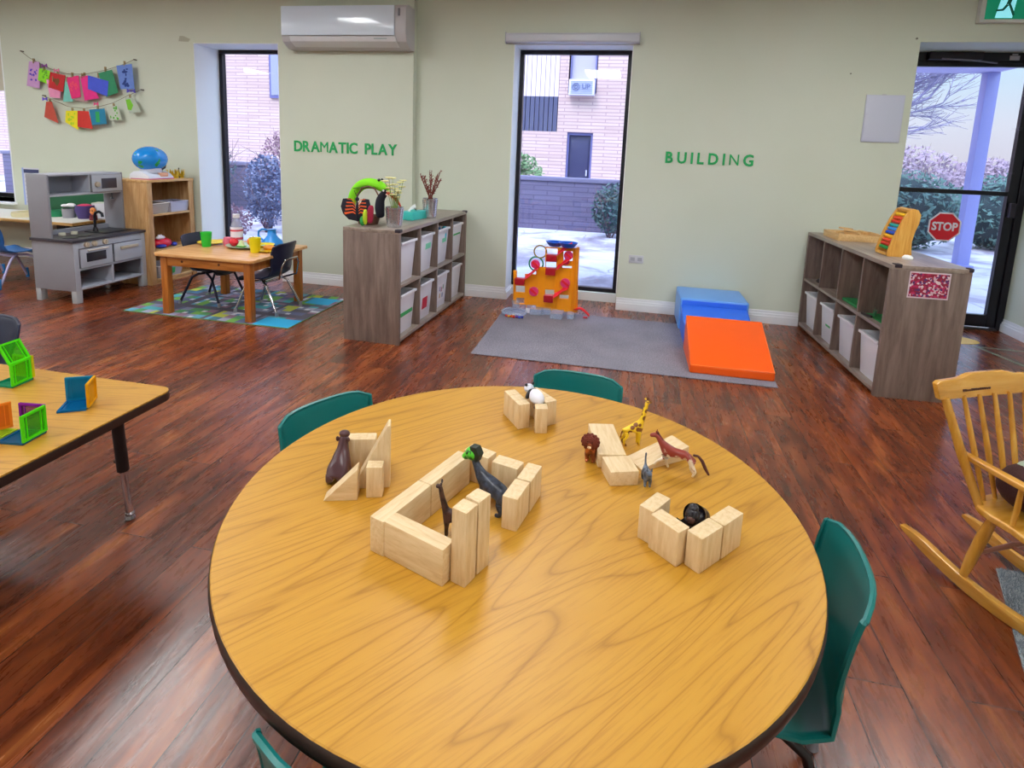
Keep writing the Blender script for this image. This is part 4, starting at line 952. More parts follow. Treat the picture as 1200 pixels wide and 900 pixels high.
# dishes
TT = .4905; ox, oy = -3.115, 4.075
def cup(label, x, y, h, r, c, sides=24):
    t = thing('toy_cup', label, 'cup', (x, y, TT), 0, 'toy cups on the pine table')
    B().lathe([(0, .002), (r*.72, 0), (r*.75, .004), (r*.98, h-.004), (r, h), (r-.004, h), (r*.7, .006), (0, .006)], sides).done('cup_wall', M('cup'+c, c, .3), t, smooth=30); return t
cup('bright green toy cup on the pine table, nearest the bookcase', -3.375, 4.07, .12, .045, '1ec43c')
cup('tall yellow toy cup at the front right of the pine table', -2.876, 4.0, .118, .047, 'e8dc14', 16)
YP = M('plate_yellow', 'f0d018', .35)
o = B().lathe([(0, .004), (.06, .004), (.09, .014), (.112, .016), (.112, .019), (.088, .018), (.06, .009), (0, .009)], 28).done('toy_plate', YP, loc=(-3.43, 4.2, TT)); tag(o, 'yellow toy plate behind the green cup on the pine table', 'plate', 'yellow toy plates')
o = B().lathe([(0, .004), (.06, .004), (.08, .012), (.09, .014), (.09, .017), (.078, .016), (.06, .009), (0, .009)], 28).done('toy_plate', YP, loc=(-2.80, 4.07, TT)); tag(o, 'yellow toy plate with bread beside the navy chair at the pine table', 'plate', 'yellow toy plates')
o = B().sph((0, 0, .028), (.05, .04, .022), 16).done('toy_bread', M('toy_bread', 'e8963a', .6), loc=(-2.82, 4.10, TT+.0)); tag(o, 'orange brown toy bread roll on the right yellow plate', 'toy food')
o = B().lathe([(0, .003), (.08, .003), (.125, .015), (.135, .018), (.135, .021), (.123, .019), (.08, .008), (0, .008)], 32, sx=1.15).done('serving_plate', M('plate_palegreen', 'a9c8ae', .35), loc=(-3.08, 4.16, TT)); tag(o, 'pale green oval plate of toy fruit in the middle of the pine table', 'plate')
def fruit(nm, label, x, y, r, c, stem=True):
    t = thing(nm, label, 'toy food', (x, y, TT+.010)); B().lathe([(0, 0), (r*.5, .003), (r, r*.8), (r*.92, r*1.35), (r*.5, r*1.75), (.004, r*1.65)], 18).done('flesh', M('fruit'+c, c, .35), t)
    if stem: B().tube([(0, 0, r*1.6), (.003, 0, r*1.95)], .0025, 5).done('stem', M('stem_brown', '5a3a1a', .7), t)
fruit('toy_apple', 'red toy apple at the left of the pale green plate', -3.165, 4.13, .036, 'd8182c'); fruit('toy_orange', 'large toy orange on the pale green plate', -3.01, 4.16, .046, 'f08228')
t = thing('toy_watermelon', 'green and white toy melon wedge between toy apple and orange', 'toy food', (-3.09, 4.12, TT+.010))
B().prism([(-.035, 0), (.035, 0), (0, .055)], -.015, .015, 'xz').done('flesh', M('melon_pale', 'd8e8b0', .5), t, bevel=.002); B().box(-.037, .037, -.016, .016, -.0, .010).done('rind', M('melon_green', '4aa82a', .5), t, bevel=.002)
t = thing('toy_milk_bottle', 'clear toy bottle with red and white label standing on the pine table', 'bottle', (-3.215, 4.235, TT))
B().lathe([(0, .001), (.045, 0), (.048, .01), (.048, .15), (.04, .185), (.024, .215), (.024, .235), (0, .237)], 24).done('glass_body', clear('bottle_clear', 'd8dcec', .3, .05), t)
B().lathe([(.0485, .04), (.0495, .04), (.0495, .155), (.0485, .155)], 24).done('label', M('label_white', 'e4e0ea', .5), t)
B().lathe([(.0497, .05), (.0503, .05), (.0503, .07), (.0497, .07)], 24).lathe([(.0497, .12), (.0503, .12), (.0503, .135), (.0497, .135)], 24).done('label_bands', M('label_redband', 'd0485a', .5), t)
B().lathe([(.0, .232), (.027, .232), (.027, .262), (0, .264)], 20).done('cap', M('cap_white', 'dfe0ea', .4), t)
o = B().lathe([(0, .0), (.032, .0), (.038, .035), (.03, .068), (0, .07)], 16).done('toy_berry_pot', M('pot_pink', 'e0708a', .4), loc=(-3.27, 4.19, TT)); tag(o, 'small pink toy pot at the foot of the clear bottle', 'toy')
t = thing('toy_kettle', 'bright blue plastic toy jug with handle at the back of the pine table', 'toy kettle', (-2.97, 4.36, TT))
KB = M('kettle_blue', '2a8ee6', .3)
B().lathe([(0, 0), (.085, 0), (.09, .01), (.082, .035), (.055, .06), (.036, .085), (.034, .125), (.042, .135), (0, .137)], 24).done('body', KB, t)
B().tube([(-.04, 0, .125), (-.09, 0, .13), (-.125, 0, .11), (-.13, 0, .07), (-.085, 0, .03)], .009, 8).done('handle', KB, t)
o = B().lathe([(0, .002), (.05, .0), (.085, .03), (.088, .033), (.082, .033), (.048, .006), (0, .006)], 24).done('toy_bowl', M('bowl_yellow', 'e8d82a', .4), loc=(-2.935, 4.19, TT)); tag(o, 'yellow toy bowl behind the tall yellow cup on the pine table', 'bowl')

# ============================================================ far left craft table, blue chairs, poster
t = thing('craft_table', 'white topped craft table with wood edge behind the play kitchen', 'table', (-6.1, 4.6, 0))
B().box(-1.1, 1.02, -.2, .36, .505, .53).done('table_top', wood('edge_wood', '9a7040', 'c09455', 'd4ae74', 1, .5, 'x'), t, bevel=.004)
B().box(-1.08, 1.0, -.18, .34, .53, .534).done('paper_cover', M('paper_top', 'e4e4e0', .7), t, smooth=False)
for x in (-1.0, .9):
    for y in (-.14, .3): B().cyl((x, y, 0), (x, y, .505), .018, n=12).done('leg', M('leg_brown', '4a3a38', .4), t)
BLU = M('shell_blue', '2468b0', .4); LAV = M('leg_lavender', 'b9b4dc', .4); BCAP = M('cap_blue', '2a8ad8', .4)
school_chair('bright blue chair with lavender legs at the craft table, left one', (-5.98, 4.12, 0), rad(200), BLU, LAV, 'blue chairs at the craft table', .30, .55, .36, .28, .2, cap=BCAP)
school_chair('bright blue chair with lavender legs half hidden by the play kitchen', (-5.42, 4.10, 0), rad(170), BLU, LAV, 'blue chairs at the craft table', .30, .55, .36, .28, .2, cap=BCAP)
t = thing('tape_roll', 'ring of cream masking tape on the craft table', 'tape', (-5.85, 4.60, .5345))
B().lathe([(.07, 0), (.115, 0), (.12, .02), (.115, .045), (.07, .045), (.066, .02), (.07, 0)], 28).done('ring', M('tape_cream', 'd9cfa6', .6), t)
o = B().lathe([(0, 0), (.07, 0), (.075, .06), (0, .061)], 20).done('green_tub', M('tub_green', '1f8a5a', .5), loc=(-5.62, 4.72, .5345)); tag(o, 'green tub on the craft table seen through the play kitchen', 'tub')
t = thing('paint_pot', 'grey pot holding white paper flowers on the craft table', 'pot', (-5.45, 4.70, .5345))
B().lathe([(0, 0), (.055, 0), (.06, .09), (.052, .09), (.05, .01), (0, .01)], 20).done('pot_wall', M('pot_grey', '9a98a0', .5), t)
B().sph((-.04, 0, .115), (.045, .03, .018), 12).sph((.03, .0, .125), (.05, .03, .022), 12).done('white_bloom', M('bloom_white', 'eceaf2', .6), t)
t = thing('craft_basket', 'purple basket with a pink top on the craft table', 'basket', (-5.28, 4.72, .5345))
B().lathe([(0, 0), (.06, 0), (.085, .08), (.08, .13), (.07, .13), (.06, .01), (0, .01)], 20).done('basket_wall', M('basket_purple', '4a3a78', .6), t); B().sph((0, 0, .115), (.07, .07, .03), 14).done('contents', M('contents_pink', 'd8386a', .6), t)
t = thing('toy_flower', 'orange toy with black eyes behind the kitchen tap', 'toy', (-5.12, 4.66, .5345))
B().lathe([(0, 0), (.035, 0), (.03, .05), (0, .055)], 14).done('base', M('toy_maroon', '7a1f2a', .5), t); B().sph((0, 0, .085), (.035, .02, .04), 14).done('head', M('toy_orange2', 'f0924a', .4), t)
for x in (-.012, .012): B().sph((x, -.019, .092), .006, 8).done('eye', BK, t)
t = thing('white_box', 'white cardboard box on the right end of the craft table', 'box', (-5.17, 4.85, .5345), rad(20)); B().box(-.10, .10, -.06, .06, 0, .15).done('carton', M('box_white', 'e2e2ea', .6), t, bevel=.002); B().box(-.10, .10, -.061, .061, .15, .153).done('lid', M('box_lid', 'd4dcd0', .6), t)
t = thing('green_board', 'dark green board standing against the wall behind the craft table', 'board', (-5.35, 5.0, .45))
B().box(-.72, .60, 0, .02, 0, .455).done('panel', M('board_green', '175a3a', .7, var=.1), t, bevel=.003); B().box(-.62, .56, -.005, .005, -.44, 0).done('support', M('board_support', '3a3f48', .7), t, smooth=False)
t = thing('wall_chart', 'white wall chart with blue header beside the left window', 'poster', (-6.30, YA, .58))
B().box(-.10, .12, -.003, 0, 0, .4).done('sheet', M('chart_white', 'd4d4e0', .6), t, smooth=False)
B().box(-.075, .12, -.0045, -.003, .345, .385).done('header', M('chart_navy', '39406a', .6), t, smooth=False)
b = B()
for k in range(7):
    z = .30-k*.045; b.box(-.07, .11, -.0042, -.003, z, z+.004); b.box(-.06+.01*(k % 3), .03+.02*(k % 2), -.0044, -.003, z+.012, z+.024)
b.done('lines', M('chart_line', '7a7c96', .6), t, smooth=False)
b = B(); b.box(-.10, -.08, -.0045, -.003, 0, .4); b.done('side_strip', M('chart_blue', '9ab0e8', .6), t, smooth=False)

# ============================================================ garlands on the left wall
random.seed(5); CORD = M('cord', '8a8470', .8); PEG = M('peg_wood', 'a08a60', .7)
def garland(label, pts):
    t = thing('garland_cord', label, 'garland', (pts[0][0], YA, 0), 0, 'garland cords')
    P = [(x-pts[0][0], -.03, z) for x, z in pts]
    B().tube(P, .003, 5).done('cord', CORD, t)
    for q in (P[0], P[-1]): B().cyl((q[0], 0, q[2]), (q[0], -.035, q[2]), .006, n=8).done('hook', M('hook_brown', '5a5046', .5), t)
s1 = [(-6.238, 2.178), (-6.144, 2.117), (-6.035, 2.067), (-5.886, 2.006), (-5.680, 1.958), (-5.472, 1.956), (-5.222, 1.998), (-4.988, 2.060), (-4.872, 2.105)]
s2 = [(-6.007, 1.737), (-5.862, 1.689), (-5.711, 1.635), (-5.503, 1.618), (-5.307, 1.645), (-5.153, 1.682), (-4.965, 1.759), (-4.808, 1.817)]
garland('thin cord of the upper craft garland on the left wall', s1); garland('thin cord of the lower craft garland on the left wall', s2)
def zat(s, x):
    for (a, za), (b_, zb) in zip(s, s[1:]):
        if a <= x <= b_: return za+(zb-za)*(x-a)/(b_-a)
    return s[0][1]
cards = [
 ('taupe', 'upper', 'grey brown card between the two hot pink cards', 'a8908a', [(-5.530, 1.935), (-5.440, 1.935), (-5.440, 1.675), (-5.609, 1.70)], None, None),
 ('lilac', 'upper', 'painted lilac card at the left end of the upper garland', 'c99ad0', [(-6.129, 2.076), (-6.001, 2.071), (-6.023, 1.805), (-6.186, 1.831)], 'dots', '5a3ac0'),
 ('lime', 'upper', 'lime green card second on the upper garland', '8ee01c', [(-6.008, 2.009), (-5.876, 1.983), (-5.912, 1.847), (-6.036, 1.890)], 'dots', '5cae14'),
 ('pink', 'upper', 'pale pink card peeking out below the red card', 'ec98c0', [(-5.930, 1.90), (-5.75, 1.86), (-5.777, 1.713), (-5.904, 1.721)], None, None),
 ('red', 'upper', 'dark red card with green heart on the upper garland', 'c41c24', [(-5.870, 1.972), (-5.684, 1.940), (-5.735, 1.776), (-5.908, 1.818)], 'heart', '7a4a1c'),
 ('teal', 'upper', 'pale teal triangular card right of the red card', '7ac8bc', [(-5.690, 1.90), (-5.65, 1.88), (-5.618, 1.682), (-5.740, 1.679)], None, None),
 ('hotpink', 'upper', 'hot pink painted card, left of the two, on the upper garland', 'e8287a', [(-5.679, 1.918), (-5.524, 1.942), (-5.516, 1.730), (-5.630, 1.710)], 'dots', 'f04a6a'),
 ('hotpink', 'upper', 'hot pink card partly behind the blue card on the upper garland', 'e8288a', [(-5.504, 1.932), (-5.407, 1.944), (-5.296, 1.723), (-5.471, 1.697)], None, None),
 ('green', 'upper', 'dark green card right of the bright blue card', '2a8a60', [(-5.282, 1.968), (-5.117, 2.003), (-5.060, 1.783), (-5.206, 1.736)], None, None),
 ('blue', 'upper', 'bright blue tilted card on the upper garland', '4458d8', [(-5.407, 1.944), (-5.166, 1.892), (-5.192, 1.742), (-5.419, 1.810)], None, None),
 ('periwinkle', 'upper', 'light blue card with dark handprint at the right end of the garland', '6a8ad8', [(-5.060, 2.042), (-4.879, 2.060), (-4.864, 1.820), (-5.031, 1.817)], 'hand', '1a3a8a'),
 ('rust', 'lower', 'rust red card at the left end of the lower garland', 'c04a38', [(-5.944, 1.675), (-5.873, 1.676), (-5.810, 1.460), (-5.983, 1.518)], None, None),
 ('yellow', 'lower', 'yellow card with lime spots on the lower garland', 'ece018', [(-5.705, 1.589), (-5.564, 1.593), (-5.568, 1.398), (-5.723, 1.474)], 'dots', 'b0d820'),
 ('red', 'lower', 'bright red card next to the yellow card, lower garland', 'd03028', [(-5.560, 1.593), (-5.425, 1.590), (-5.392, 1.415), (-5.575, 1.432)], None, None),
 ('teal', 'lower', 'teal blue card with green stripe on the lower garland', '1a80a8', [(-5.416, 1.608), (-5.230, 1.624), (-5.215, 1.472), (-5.396, 1.455)], 'stripe', '28a858'),
 ('white', 'lower', 'off-white card with green scribble on the lower garland', 'c4ccbc', [(-5.187, 1.647), (-5.071, 1.650), (-5.034, 1.516), (-5.184, 1.512)], 'dots', '5ab03a'),
 ('white', 'lower', 'off-white card with lime patch at the right end, lower garland', 'b8c4b4', [(-4.977, 1.741), (-4.884, 1.732), (-4.800, 1.601), (-4.935, 1.581)], 'patch', '7ac82a')]
for n, (nm, row, lab, c, q, mark, mc) in enumerate(cards):
    yo = -.040-.0012*n; cx = sum(p[0] for p in q)/4
    t = thing('craft_card', lab, 'card', (cx, YA, 0), 0, 'craft cards on the garlands')
    B().prism([(x-cx, z) for x, z in q], yo-.0012, yo, 'xz').done('sheet', M('card'+c, c, .7, var=.12, scale=30), t, smooth=False)
    czz = sum(p[1] for p in q)/4
    if mark:
        b = B(); rr = random.Random(n)
        if mark == 'dots':
            for _ in range(12):
                u, v = rr.uniform(-.042, .042), rr.uniform(-.07, .07)*.8; b.sph((u, yo-.0015, czz+v), (rr.uniform(.006, .016), .0008, rr.uniform(.006, .016)), 8)
        elif mark == 'heart': b.prism([(0, czz-.045), (.035, czz), (.03, czz+.03), (.012, czz+.035), (0, czz+.022), (-.012, czz+.035), (-.03, czz+.03), (-.035, czz)], yo-.002, yo-.0012, 'xz')
        elif mark == 'hand':
            for _ in range(16): b.sph((rr.uniform(-.03, .02), yo-.0015, czz+rr.uniform(-.09, .08)), (rr.uniform(.006, .02), .0008, rr.uniform(.006, .02)), 8)
        elif mark == 'stripe': b.box(-.028, .018, yo-.002, yo-.0012, czz-.055, czz+.05)
        elif mark == 'patch': b.prism([(-.07, czz+.05), (-.02, czz+.06), (.015, czz+.0), (-.01, czz-.05), (-.05, czz-.045)], yo-.002, yo-.0012, 'xz')
        b.done('painted_mark', M('mark'+mc, mc, .7), t, smooth=False)
    xt = (q[0][0]+q[1][0])/2; s = s1 if row == 'upper' else s2; zt = max(q[0][1], q[1][1])
    pg = thing('clothes_peg', 'small wooden clothes peg holding the '+lab.replace('painted ', '').split(' on the ')[0].split(' at the ')[0], 'clothes peg', (xt, YA-.036, zt-.022), 0, 'clothes pegs on the garlands')
    for dy in (-.014, .0): B().box(-.005, .005, dy-.004, dy+.001, 0, .05).done('jaw', PEG, pg, bevel=.001)
    B().cyl((-.006, -.008, .028), (.006, -.008, .028), .004, n=8).done('spring', M('spring_steel', '8a8a8a', .3, .9), pg)
bowm = {'purple': '8a4a9a', 'violet': '6a4ad8', 'pink': 'f08ab0', 'rose': 'f05a90', 'indigo': '5a50c0'}
for nm, x, z, w in (('purple', -5.92, 2.03, .06), ('pink', -5.775, 1.985, .06), ('violet', -5.95, 1.70, .055), ('rose', -5.325, 1.665, .05), ('indigo', -4.90, 1.80, .09)):
    t = thing('ribbon_bow', f'small {nm} ribbon bow tied on the garland', 'ribbon', (x, YA-.06, z), 0, 'ribbon bows on the garlands')
    for s in (-1, 1): B().prism([(0, 0), (s*w*.5, .022), (s*w*.55, -.018)], -.004, .004, 'xz').done('loop', M('bow'+nm, bowm[nm], .6), t, bevel=.002)
    B().sph((0, 0, 0), .009, 8).done('knot', M('bow'+nm, bowm[nm]), t)
# ============================================================ grey rug, soft play blocks, marble run
def mat_greyrug():
    m, nt, b = base_mat('grey_rug'); v = coords(nt)
    n = N(nt, 'ShaderNodeTexNoise', Scale=140.0, Detail=4.0); L(nt, v, n.inputs['Vector'])
    n2 = N(nt, 'ShaderNodeTexNoise', Scale=4.0, Detail=3.0); L(nt, v, n2.inputs['Vector'])
    r = ramp(nt, n.outputs[0], [(.3, '6c6672'), (.7, 'a39eaa')]); mx = nt.nodes.new('ShaderNodeMix'); mx.data_type = 'RGBA'; mx.blend_type = 'MULTIPLY'; mx.inputs[0].default_value = .35
    r2 = ramp(nt, n2.outputs[0], [(.3, 'b0b0b0'), (.7, 'ffffff')]); L(nt, r.outputs[0], mx.inputs[6]); L(nt, r2.outputs[0], mx.inputs[7]); L(nt, mx.outputs[2], b.inputs['Base Color'])
    b.inputs['Roughness'].default_value = .95; bump(nt, b, n.outputs[0], .5, .004); return m
tag(B().prism([(-.975, 3.60), (.97, 3.60), (1.03, 4.80), (-1.0, 4.80)], .0005, .008).done('grey_rug', mat_greyrug(), bevel=.003), 'flat grey carpet rug in front of the middle window and soft blocks', 'rug')
ORG = M('vinyl_orange', 'fb5f12', .33, spec=.4); BLL = M('vinyl_light_blue', '6aa6f2', .35); BLM = M('vinyl_blue', '2f70ee', .33)
t = thing('foam_wedge', 'orange vinyl foam wedge ramp lying on the grey rug', 'foam wedge', (.71, 3.685, .008))
b = B(); X0, X1 = -.255, .258
def wz(u, v):
    x, y = X0+(X1-X0)*u, .485*v; return (x, y, .055+.19*v+.008*math.sin(PI*u)*math.sin(PI*v))
b.hexa([(X0, 0, 0), (X1, 0, 0), (X1, .485, 0), (X0, .485, 0), (X0, 0, .055), (X1, 0, .055), (X1, .485, .245), (X0, .485, .245)])
b.done('cushion_body', ORG, t, bevel=.012, seg=3)
B().tube([(X0+.004, .004, .054), (X1-.004, .004, .054), (X1-.004, .481, .244), (X0+.004, .481, .244)], .0035, 6, closed=True).done('seam', M('vinyl_orange_seam', 'fb7a2a', .4), t)
t = thing('foam_step', 'light blue vinyl foam block against the wall behind the blue step', 'foam block', (.715, 4.655, .002))
B().box(-.26, .26, 0, .43, 0, .262).done('cushion_body', BLL, t, bevel=.014, seg=3)
B().box(-.245, .245, -.003, .001, .02, .245).done('shaded_front', BLM, t, bevel=.002)  # darker blue sheet paints the shade on the light blue block's front
t = thing('foam_step', 'dark blue curved foam step between orange wedge and light blue block', 'foam block', (.715, 4.175, .008))
prf = [(0, 0), (0, .16)]+[(.47*k/10, .16+.045*(k/10)**2-.03*math.sin(PI*k/10)) for k in range(1, 11)]+[(.47, 0)]
B().prism(prf, -.25, .25, 'yz').done('cushion_body', BLM, t, bevel=.008, seg=2)

# marble run tower. map() turns drawing units into the toy's own plane
t = thing('marble_run', 'tall orange marble run tower with red chutes standing before the middle window', 'marble run', (-.645, 4.74, .008))
def mr(x, y): return (.278+(x-655)*.00096-(690-y)*.0000384, .035+(690-y)*.00096-(655-x)*.00003)
def panel(rects, holes):
    xs = sorted({v for r in rects+holes for v in (r[0], r[2])}); ys = sorted({v for r in rects+holes for v in (r[1], r[3])}); b = B()
    for i in range(len(xs)-1):
        j = 0
        while j < len(ys)-1:
            def full(jj):
                cx, cy = (xs[i]+xs[i+1])/2, (ys[jj]+ys[jj+1])/2
                return any(r[0] < cx < r[2] and r[1] < cy < r[3] for r in rects) and not any(r[0] < cx < r[2] and r[1] < cy < r[3] for r in holes)
            if not full(j): j += 1; continue
            k = j
            while k+1 < len(ys)-1 and full(k+1): k += 1
            q = [mr(xs[i], ys[j]), mr(xs[i+1], ys[j]), mr(xs[i+1], ys[k+1]), mr(xs[i], ys[k+1])]
            b.prism(q, -.012, .012, 'xz'); j = k+1
    return b
MO = M('toy_orange_plastic', 'f79a08', .35); MRD = M('toy_red_dark', 'b00f24', .35); MRB = M('toy_red_bright', 'ee2436', .3); MPK = M('toy_pink', 'e23a78', .35)
rects = [(85, 345, 115, 640), (85, 460, 205, 650), (190, 370, 300, 650), (290, 300, 480, 660), (470, 120, 660, 690), (370, 120, 480, 660), (200, 600, 660, 685)]
holes = [(105, 480, 190, 540), (110, 590, 185, 640), (375, 130, 478, 182), (375, 250, 468, 300), (530, 150, 610, 235), (370, 500, 452, 545), (500, 540, 580, 575), (235, 490, 305, 560), (205, 650, 290, 700), (520, 280, 605, 300)]
panel(rects, holes).done('upright_panel', MO, t, bevel=.0015, seg=1)
p0, p1 = mr(625, 690), mr(625, 118)
B().prism([mr(618, 690), mr(648, 690), mr(668, 112), mr(640, 112)], -.03, .03, 'xz').done('side_post', M('toy_orange_dark', 'e88a06', .4), t, bevel=.003)
for (x0, x1, y0, y1) in ((105, 192, 405, 462), (383, 476, 182, 240), (378, 466, 300, 360), (363, 447, 545, 605)):
    a, c = mr(x0, y1), mr(x1, y0)
    o = B().box(a[0], c[0], -.055, .0, a[1], c[1]).done('catch_cup', MRD, t, bevel=.003)
def chute(pts, w=.034, nm='chute', m=MRB):
    P = [mr(*p) for p in pts]
    b = B(); n = len(P)
    def fn(u, v):
        f = v*(n-1); i = min(int(f), n-2); q = f-i; x = P[i][0]*(1-q)+P[i+1][0]*q; z = P[i][1]*(1-q)+P[i+1][1]*q
        a = (u-.5)*2; return (x+a*.006, -.034+a*.022, z+a*.018+a*a*.008)
    b.grid(fn, 8, 14); return b.done(nm, m, t, solid=.004, smooth=60)
chute([(190, 410), (235, 380), (280, 335), (320, 300)], m=MRB); chute([(476, 300), (500, 290), (530, 255), (590, 215)]); chute([(476, 185), (510, 155), (560, 115), (600, 95)]); chute([(447, 555), (490, 535), (530, 495), (580, 470)])
b_ = B()
for (x, y, r) in ((285, 275, 40), (575, 185, 40), (550, 430, 42), (272, 522, 42), (560, 240, 26)):
    c = mr(x, y)
    pts = [(c[0]+r*.00096*math.cos(a), c[1]+r*.00096*math.sin(a)) for a in [2*PI*k/20 for k in range(20)]]
    w_ = B().prism(pts, -.028, -.012, 'xz').done('spinner', MPK, t, bevel=.002)
    B().cb((c[0], -.03, c[1]), (r*.0017, .006, r*.0005), (0, rad(38), 0)).done('spinner_blade', MRB, w_, bevel=.001)
for (x, y, r, m, nm) in ((325, 165, 55, M('ring_tan', 'a8924e', .5), 'tan_ring'), (288, 275, 62, M('ring_green', '1f8f52', .4), 'green_ring')):
    c = mr(x, y); B().tube([(c[0]+r*.00096*math.cos(2*PI*k/28), .0, c[1]+r*.00096*math.sin(2*PI*k/28)) for k in range(28)], .0065, 8, closed=True).done(nm, m, t)
for (x0, x1, y0, y1, d) in ((383, 520, 78, 112, .03), (490, 655, 72, 108, -.03)):
    a, c = mr(x0, y1), mr(x1, y0); b = B().lathe([(0, 0), (.05, 0), (.082, c[1]-a[1]), (.078, c[1]-a[1]), (.047, .004), (0, .004)], 20, ((a[0]+c[0])/2, d, a[1])); b.done('funnel_tray', M('toy_blue_tray', '1258c8', .3), t)
CLR = clear('toy_clear', 'e4ecfa', .22, .08)
for (x, y0, y1, w, h) in ((-.06, -.10, .03, .10, .05), (.12, -.16, -.02, .10, .045), (.02, -.06, .06, .08, .05), (.235, -.12, .04, .06, .04)):
    B().box(x-w/2, x+w/2, y0, y1, 0.002, h).box(x-w/2+.004, x+w/2-.004, y0+.004, y1-.004, .006, h+.001).done('clear_base', CLR, t, smooth=False)
tp = B().tube([(-.24+.10*math.cos(2*PI*k/24), -.11+.10*math.sin(2*PI*k/24), .02) for k in range(24)], .012, 8, closed=True).done('clear_track', CLR, t)
B().cyl((-.24, -.11, .001), (-.24, -.11, .004), .1, n=28).done('tray_floor', CLR, t)
b = B().grid(lambda u, v: (.255+.13*v, -.03+(u-.5)*.05, .058+.01*math.sin(v*3)-.05*max(0, v-.45)*1.7+(u-.5)**2*.06), 6, 12); b.done('exit_slide', MRB, t, solid=.004, smooth=60)
B().box(.335, .372, -.05, -.01, .001, .012).done('exit_slide_foot', MRD, t, bevel=.002)
B().box(-.15, -.115, -.07, -.066, .006, .05).done('white_card', M('card_white', 'ece8f0'), t, smooth=False)
B().lathe([(.0, .0), (.03, .0), (.034, .035), (.028, .05), (.0, .05)], 16, (-.245, -.04, .045)).done('clear_cup', CLR, t)
random.seed(8)
for k, (dx, dy, c, nm) in enumerate(((-.285, -.185, 'c8301c', 'red'), (-.262, -.195, 'e8a02a', 'amber'), (-.24, -.192, 'e86a1c', 'orange'), (-.218, -.2, 'd0282a', 'crimson'), (-.195, -.19, '6a3a9a', 'purple'), (-.172, -.196, '2a4ac8', 'blue'), (-.15, -.188, '2238a0', 'dark blue'), (-.23, -.155, 'f0d0a0', 'cream'))):
    o = B().sph((0, 0, .0115), .0115, 12).done('marble', M('marble'+c, c, .1), loc=(-.645+dx, 4.74+dy-.04, .0085)); tag(o, f'{nm} marble on the rug at the foot of the marble run', 'marble', 'marbles at the marble run')

# ============================================================ round table
OAK = None
def mat_oak(name, ang, sc=1.0):
    m, nt, b = base_mat(name); tc = nt.nodes.new('ShaderNodeTexCoord')
    mr_ = nt.nodes.new('ShaderNodeMapping'); mr_.inputs['Rotation'].default_value = (0, 0, -ang); L(nt, tc.outputs['Object'], mr_.inputs[0])
    mp = nt.nodes.new('ShaderNodeMapping'); mp.inputs['Scale'].default_value = (.55*sc, 5.2*sc, 1); L(nt, mr_.outputs[0], mp.inputs[0])
    # broad cathedral figure
    n0 = N(nt, 'ShaderNodeTexNoise', Scale=1.0, Detail=2.0, Roughness=.45, Distortion=.15); L(nt, mp.outputs[0], n0.inputs['Vector'])
    k = nt.nodes.new('ShaderNodeMath'); k.operation = 'MULTIPLY'; k.inputs[1].default_value = 44.0; L(nt, n0.outputs[0], k.inputs[0])
    fr = nt.nodes.new('ShaderNodeMath'); fr.operation = 'PINGPONG'; fr.inputs[1].default_value = 1.0; L(nt, k.outputs[0], fr.inputs[0])
    mp2 = nt.nodes.new('ShaderNodeMapping'); mp2.inputs['Scale'].default_value = (5*sc, 110*sc, 1); L(nt, mr_.outputs[0], mp2.inputs[0])
    n1 = N(nt, 'ShaderNodeTexNoise', Scale=2.0, Detail=4.0, Roughness=.6); L(nt, mp2.outputs[0], n1.inputs['Vector'])
    r0 = ramp(nt, fr.outputs[0], [(0, 'a4721a'), (.1, 'b48122'), (.25, 'bd892a'), (1, 'c18e2d')])
    r1 = ramp(nt, n1.outputs[0], [(.38, 'b08a58'), (.5, 'ffffff')])
    mx = nt.nodes.new('ShaderNodeMix'); mx.data_type = 'RGBA'; mx.blend_type = 'MULTIPLY'; mx.inputs[0].default_value = .22
    L(nt, r0.outputs[0], mx.inputs[6]); L(nt, r1.outputs[0], mx.inputs[7])
    L(nt, mx.outputs[2], b.inputs['Base Color']); b.inputs['Roughness'].default_value = .42; b.inputs['Specular IOR Level'].default_value = .5
    bump(nt, b, n1.outputs[0], .04, .001); return m
EDGE = M('table_edge_brown', '2c1a14', .4)
TCX, TCY, TZ, TR = -.1916, 1.1316, .6292, .595
t = thing('round_table', 'large round oak laminate table with dark edge in the foreground', 'table', (TCX, TCY, 0))
B().lathe([(0, TZ-.004), (0, TZ), (TR-.004, TZ), (TR-.002, TZ-.0015), (TR-.002, TZ-.004)], 96).done('table_top', mat_oak('oak_laminate', rad(50)), t, smooth=30)
B().lathe([(0, TZ-.030), (TR-.006, TZ-.030), (TR, TZ-.026), (TR+.0015, TZ-.015), (TR, TZ-.004), (TR-.004, TZ-.0005), (TR-.004, TZ-.005), (0, TZ-.005)], 96).done('edge_band', EDGE, t, smooth=50)
LEGU = M('table_leg_dark', '241c1e', .35, .3)
def table_leg(par, x, y, top, ox=0, oy=0, mid=.3):
    l = B().cyl((x, y, top), (x+ox*.5, y+oy*.5, mid), .0195, n=16).done('leg', LEGU, par)
    B().cyl((x+ox*.45, y+oy*.45, mid+.02), (x+ox, y+oy, .02), .0125, n=14).done('leg_insert', CHR, l)
    B().lathe([(0, 0), (.016, 0), (.019, .006), (.014, .018), (.017, .026), (.012, .034), (0, .035)], 14, (x+ox, y+oy, 0)).done('glide', M('glide_metal', '9a9298', .2, .9), l)
    B().cyl((x-.03+ox*.4, y+oy*.4, mid+.03), (x+ox*.4, y+oy*.4, mid+.03), .006, n=8).done('height_knob', LEGU, l)
for a in (62, 152, 242, 332): table_leg(t, .43*math.cos(rad(a)), .43*math.sin(rad(a)), TZ-.03, .03*math.cos(rad(a)), .03*math.sin(rad(a)), .28)
b = B()
